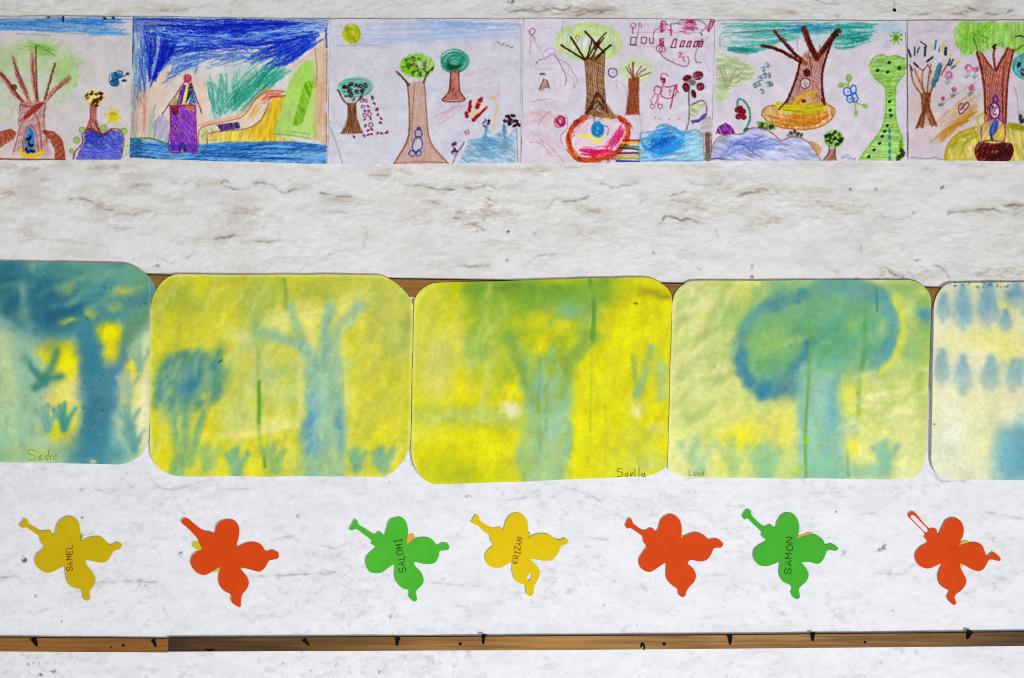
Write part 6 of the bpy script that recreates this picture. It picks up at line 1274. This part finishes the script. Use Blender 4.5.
for k, (key, colr, inkc, word, span, lw, lh, tips, tipc, lab) in enumerate(CUTOUTS):
    ox, oy, flat, hole = CUT[key]
    def to(f):
        p = pairs(f) / KC; p[:, 0] += ox; p[:, 1] += oy; return p
    loops = [smooth(to(flat), True, 4)] + ([smooth(to(hole), True, 4)] if hole else [])
    bb = loops[0]
    art = Art(bb[:, 0].min() - 2, bb[:, 1].min() - 2, bb[:, 0].max() + 2, bb[:, 1].max() + 2, 3.0, colr, 500 + k)
    art.t(ox, oy, KC)
    art.mottle(.05, 12, 520 + k)
    tx0, tx1, ty0, ty1 = 330, 420, 200, 440
    strokes = []
    if word:
        (ax, ay), (bx, by) = span
        tx0, tx1, ty0, ty1 = min(ax, bx) - 35, max(ax, bx) + 35, min(ay, by) - 20, max(ay, by) + 20
        n = len(word); ux, uy = (bx - ax), (by - ay); L = math.hypot(ux, uy); ux /= L; uy /= L; vx, vy = -uy, ux
        adv = L / n
        for j, ch in enumerate(word):
            jit = art.r.randn(2) * 2
            for st in FONT[ch]:
                f = []
                for gx, gy in pairs(st):
                    u = adv * j + gx / 4 * adv * .66 + jit[0]; v = (gy / 6 - .5) * lh + jit[1]
                    f += [ax + ux * u + vx * v, ay + uy * u + vy * v]
                strokes.append(to(f))
    else:
        for j in range(3):
            art.ln([345 + j * 3, 290 - j * 14, 400, 312 - j * 16], inkc, 6, .35, .3)
        for j in range(2):
            art.ln([368 + j * 40, 375, 378 + j * 40, 398], inkc, 8, .35, .3)
    ex = []
    x0, x1, y0, y1 = tx0 / KC + ox, tx1 / KC + ox, ty0 / KC + oy, ty1 / KC + oy
    for y in np.arange(y0, y1, .42):
        for x in np.arange(x0, x1, .42):
            ex.append((x, y))
    for y in np.arange(bb[:, 1].min(), bb[:, 1].max(), 3.0):
        for x in np.arange(bb[:, 0].min(), bb[:, 0].max(), 3.0):
            if not (x0 - 1 < x < x1 + 1 and y0 - 1 < y < y1 + 1):
                ex.append((x, y))
    cx, cy = bb.mean(0)
    dep = (lambda kk, cx, cy: (lambda x, y: .0036 + .0008 * fbm(x / 30 + kk, y / 30, 600 + kk, 2) + .0009 * np.clip((np.hypot(x - cx, y - cy) - 18) / 35, 0, 1)))(k, cx, cy)
    col = (lambda a: (lambda x, y: np.clip(lin(np.clip(a.sample(x, y), 0, 1)) / E_LOW, 0, .9)))(art)
    o = flat_shape('paper_cutout', M_CUT, loops, ex, dep, col, split=to([30, 140, 30, 40, 150, 40, 278, 165, 283, 192, 205, 262, 180, 235, 60, 190]))
    if strokes:
        tm = ink('lettering', [smooth(q, step=3) if len(q) > 3 else q for q in strokes], .95, dep, ink_mat('pen_ink', inkc), o)
        tm['label'] = 'name handwritten in capitals up the middle'
    tag(o, lab, 'paper cut-out', 'four-lobed paper cut-outs in a row above the lower batten')
    # scrap of paper glued behind
    ctr = to([360, 300])[0]
    tp = [tuple(to(list(p))[0]) for p in tips]
    if len(tp) < 3:
        tp = tp + [tuple(ctr + (ctr - np.array(tp[0])) * .5), tuple(ctr + np.array([9, 6]) * .6), tuple(ctr + np.array([-9, 5]) * .6)]
    P = spikes(ctr[0], ctr[1], tp, .42)
    cc = lin(hx(tipc)) / E_LOW
    s = flat_shape('paper_backing', M_CUT, [P], [], lambda x, y: np.full(x.shape, .0025), lambda x, y: np.tile(cc, (len(x), 1)), .0003, o)
    s['label'] = ('orange' if key[0] == 'g' else 'yellow') + ' scrap of paper glued behind, peeping out between the lobes'

# ------------------------------------------------------------------ lower battens and their nails
DB = .0072
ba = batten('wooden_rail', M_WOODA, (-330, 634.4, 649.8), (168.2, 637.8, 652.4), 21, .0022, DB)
tag(ba, 'pale brown wooden batten running out of frame beside the darker one it butts against', 'wood strip', 'wooden battens along the wall')
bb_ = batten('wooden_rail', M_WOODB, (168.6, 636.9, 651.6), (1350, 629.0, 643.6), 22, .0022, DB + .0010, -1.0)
tag(bb_, 'long dark-stained wooden batten studded with old nails under the paper cut-outs', 'wood strip', 'wooden battens along the wall')

def cut_nail(parent, x0, y0, x1, y1, w0, w1, dep, out=.003):
    """old square nail driven in at its tip (x1, y1) and leaning out so its head shows at (x0, y0)"""
    bm = bmesh.new()
    A_ = Vector(world(x0, y0, dep + out)); B = Vector(world(x1, y1, dep - .002))
    ax = (B - A_).normalized(); sd = ax.cross(Vector((0, 1, 0))).normalized(); fr = sd.cross(ax).normalized()
    rings = []
    for t, w in ((-.05, 1.25), (.06, 1.3), (.07, 1.0), (.5, .9), (1.0, w1 / w0)):
        c = A_.lerp(B, t); r = w0 * S / 2 * w
        rings.append([bm.verts.new(c + sd * r * sx * (1 if abs(sx) else 0) + fr * r * sy) for sx, sy in ((1, .7), (.7, 1), (-.7, 1), (-1, .7), (-1, -.7), (-.7, -1), (.7, -1), (1, -.7))])
    for a, b in zip(rings[:-1], rings[1:]):
        for i in range(8):
            bm.faces.new((a[i], a[(i + 1) % 8], b[(i + 1) % 8], b[i]))
    bm.faces.new(rings[0][::-1]); bm.faces.new(rings[-1])
    bmesh.ops.recalc_face_normals(bm, faces=bm.faces)
    me = bpy.data.meshes.new('nail'); bm.to_mesh(me); bm.free()
    return link('nail', me, M_IRON, parent, False)

def nail_head(parent, x, y, r, dep):
    bm = bmesh.new()
    c = Vector(world(x, y, dep))
    prev = None
    for rr_, dy in ((.6, -.003), (.6, .0002), (1.0, .0003), (.95, .0009), (.6, .0014), (.25, .0016)):
        ring = [bm.verts.new(c + Vector((math.cos(a) * r * S * rr_, -dy, math.sin(a) * r * S * rr_))) for a in np.linspace(0, 2 * math.pi, 12, endpoint=False)]
        if prev:
            for i in range(12):
                bm.faces.new((prev[i], prev[(i + 1) % 12], ring[(i + 1) % 12], ring[i]))
        else:
            bm.faces.new(ring)
        prev = ring
    bm.faces.new(prev[::-1]); bmesh.ops.recalc_face_normals(bm, faces=bm.faces)
    me = bpy.data.meshes.new('nail'); bm.to_mesh(me); bm.free()
    return link('nail', me, M_IRON, parent, False)

def hook_nail(parent, pts, w, dep):
    """bent-over nail following pts on the face of the batten"""
    P = smooth(pairs(pts), step=4)
    bm = bmesh.new(); prev = None
    n = len(P)
    for i, (x, y) in enumerate(P):
        t = i / (n - 1)
        d = dep - .001 + .0035 * math.sin(math.pi * min(1, t * 1.1))
        c = Vector(world(x, y, d)); q = P[min(i + 1, n - 1)] - P[max(i - 1, 0)]
        ax = Vector((q[0], 0, -q[1])).normalized(); sd = Vector((-ax.z, 0, ax.x)); r = w * S / 2 * (1.1 - .4 * t)
        ring = [bm.verts.new(c + sd * r * math.cos(a) + Vector((0, 1, 0)) * r * math.sin(a)) for a in np.linspace(0, 2 * math.pi, 8, endpoint=False)]
        if prev:
            for k in range(8):
                bm.faces.new((prev[k], prev[(k + 1) % 8], ring[(k + 1) % 8], ring[k]))
        else:
            bm.faces.new(ring)
        prev = ring
    bm.faces.new(prev[::-1]); bmesh.ops.recalc_face_normals(bm, faces=bm.faces)
    me = bpy.data.meshes.new('nail'); bm.to_mesh(me); bm.free()
    return link('nail', me, M_IRON, parent, False)

D2 = DB + .0010
cut_nail(ba, 33.8, 639.0, 37.6, 646.4, 4.2, 1.8, DB)
cut_nail(ba, 153.4, 640.4, 156.4, 647.2, 3.0, 2.0, DB)
nail_head(ba, 123.2, 645.4, 1.5, DB); nail_head(ba, 111, 647, .9, DB)
cut_nail(bb_, 304.2, 640, 309.6, 645.6, 3.0, 2.0, D2)
cut_nail(bb_, 397.8, 638.4, 396.9, 646.2, 3.4, 1.8, D2)
cut_nail(bb_, 483.8, 635.2, 483.2, 644, 3.2, 2.2, D2)
cut_nail(bb_, 730, 636.2, 730, 645.2, 3.8, 1.6, D2)
cut_nail(bb_, 812.6, 633.8, 812.6, 641.4, 3.6, 2.0, D2)
cut_nail(bb_, 969.6, 631.8, 966.6, 639.4, 4.4, 1.8, D2)
nail_head(bb_, 460.4, 643.8, 1.6, D2); nail_head(bb_, 664.2, 643.8, 1.7, D2); nail_head(bb_, 865, 642, 1.4, D2)
hook_nail(bb_, [640.6, 647, 642.6, 643.4, 644.4, 646.6, 643.8, 650], 2.0, D2)
hook_nail(bb_, [205.4, 648.4, 207, 649.8, 211, 650.4, 213.4, 649, 215.6, 650.2], 1.6, D2)

# small round-headed nail near the top of the wall
def wall_nail():
    e = bpy.data.objects.new('small_nail', None); COL.objects.link(e)
    e.location = world(894.6, 10.2, 0); e.empty_display_size = .01
    h = nail_head(e, 894.6, 10.2, 1.7, .0022)
    h.name = 'nail_head'
    for v in h.data.vertices:
        v.co -= e.location
    return e
w = wall_nail()
tag(w, 'small dark nail in the bare wall just above the teal-sky drawing', 'nail')

# ================================================================== light and camera
def area(name, loc, target, size, power, col, sy=None):
    L = bpy.data.lights.new(name, 'AREA'); L.shape = 'RECTANGLE'; L.size = size; L.size_y = sy or size
    L.energy = power; L.color = col
    o = bpy.data.objects.new(name, L); COL.objects.link(o); o.location = loc
    o.rotation_euler = (Vector(target) - Vector(loc)).to_track_quat('-Z', 'Y').to_euler()
    return o
# unseen key from lower right, aimed far left to mimic lens vignetting
area('key_light', (1.1, -2.4, .5), (-1.6, 0, 1.0), .5, 61, (.955, .965, 1.0), .5)
area('fill_light', (-.6, -2.2, 1.2), (-.6, 0, 1.2), 1.2, 15, (.97, .965, .97), 1.0)  # added frontal fill that shapes the brightness pattern
wd = bpy.data.worlds.new('room'); scene.world = wd; wd.use_nodes = True
bg = wd.node_tree.nodes['Background']; bg.inputs['Color'].default_value = (1.0, .96, .92, 1); bg.inputs['Strength'].default_value = .17

cam = bpy.data.cameras.new('camera'); cam.sensor_width = 36; cam.lens = 36 * DIST / (1024 * S)
co = bpy.data.objects.new('camera', cam); COL.objects.link(co)
co.location = (0, -DIST, ZC); co.rotation_euler = (math.pi / 2, 0, 0)
scene.camera = co
scene.cycles.filter_width = 1.0
vs = scene.view_settings
vs.view_transform = 'Standard'; vs.look = 'None'; vs.exposure = 0; vs.gamma = 1; vs.use_curve_mapping = False
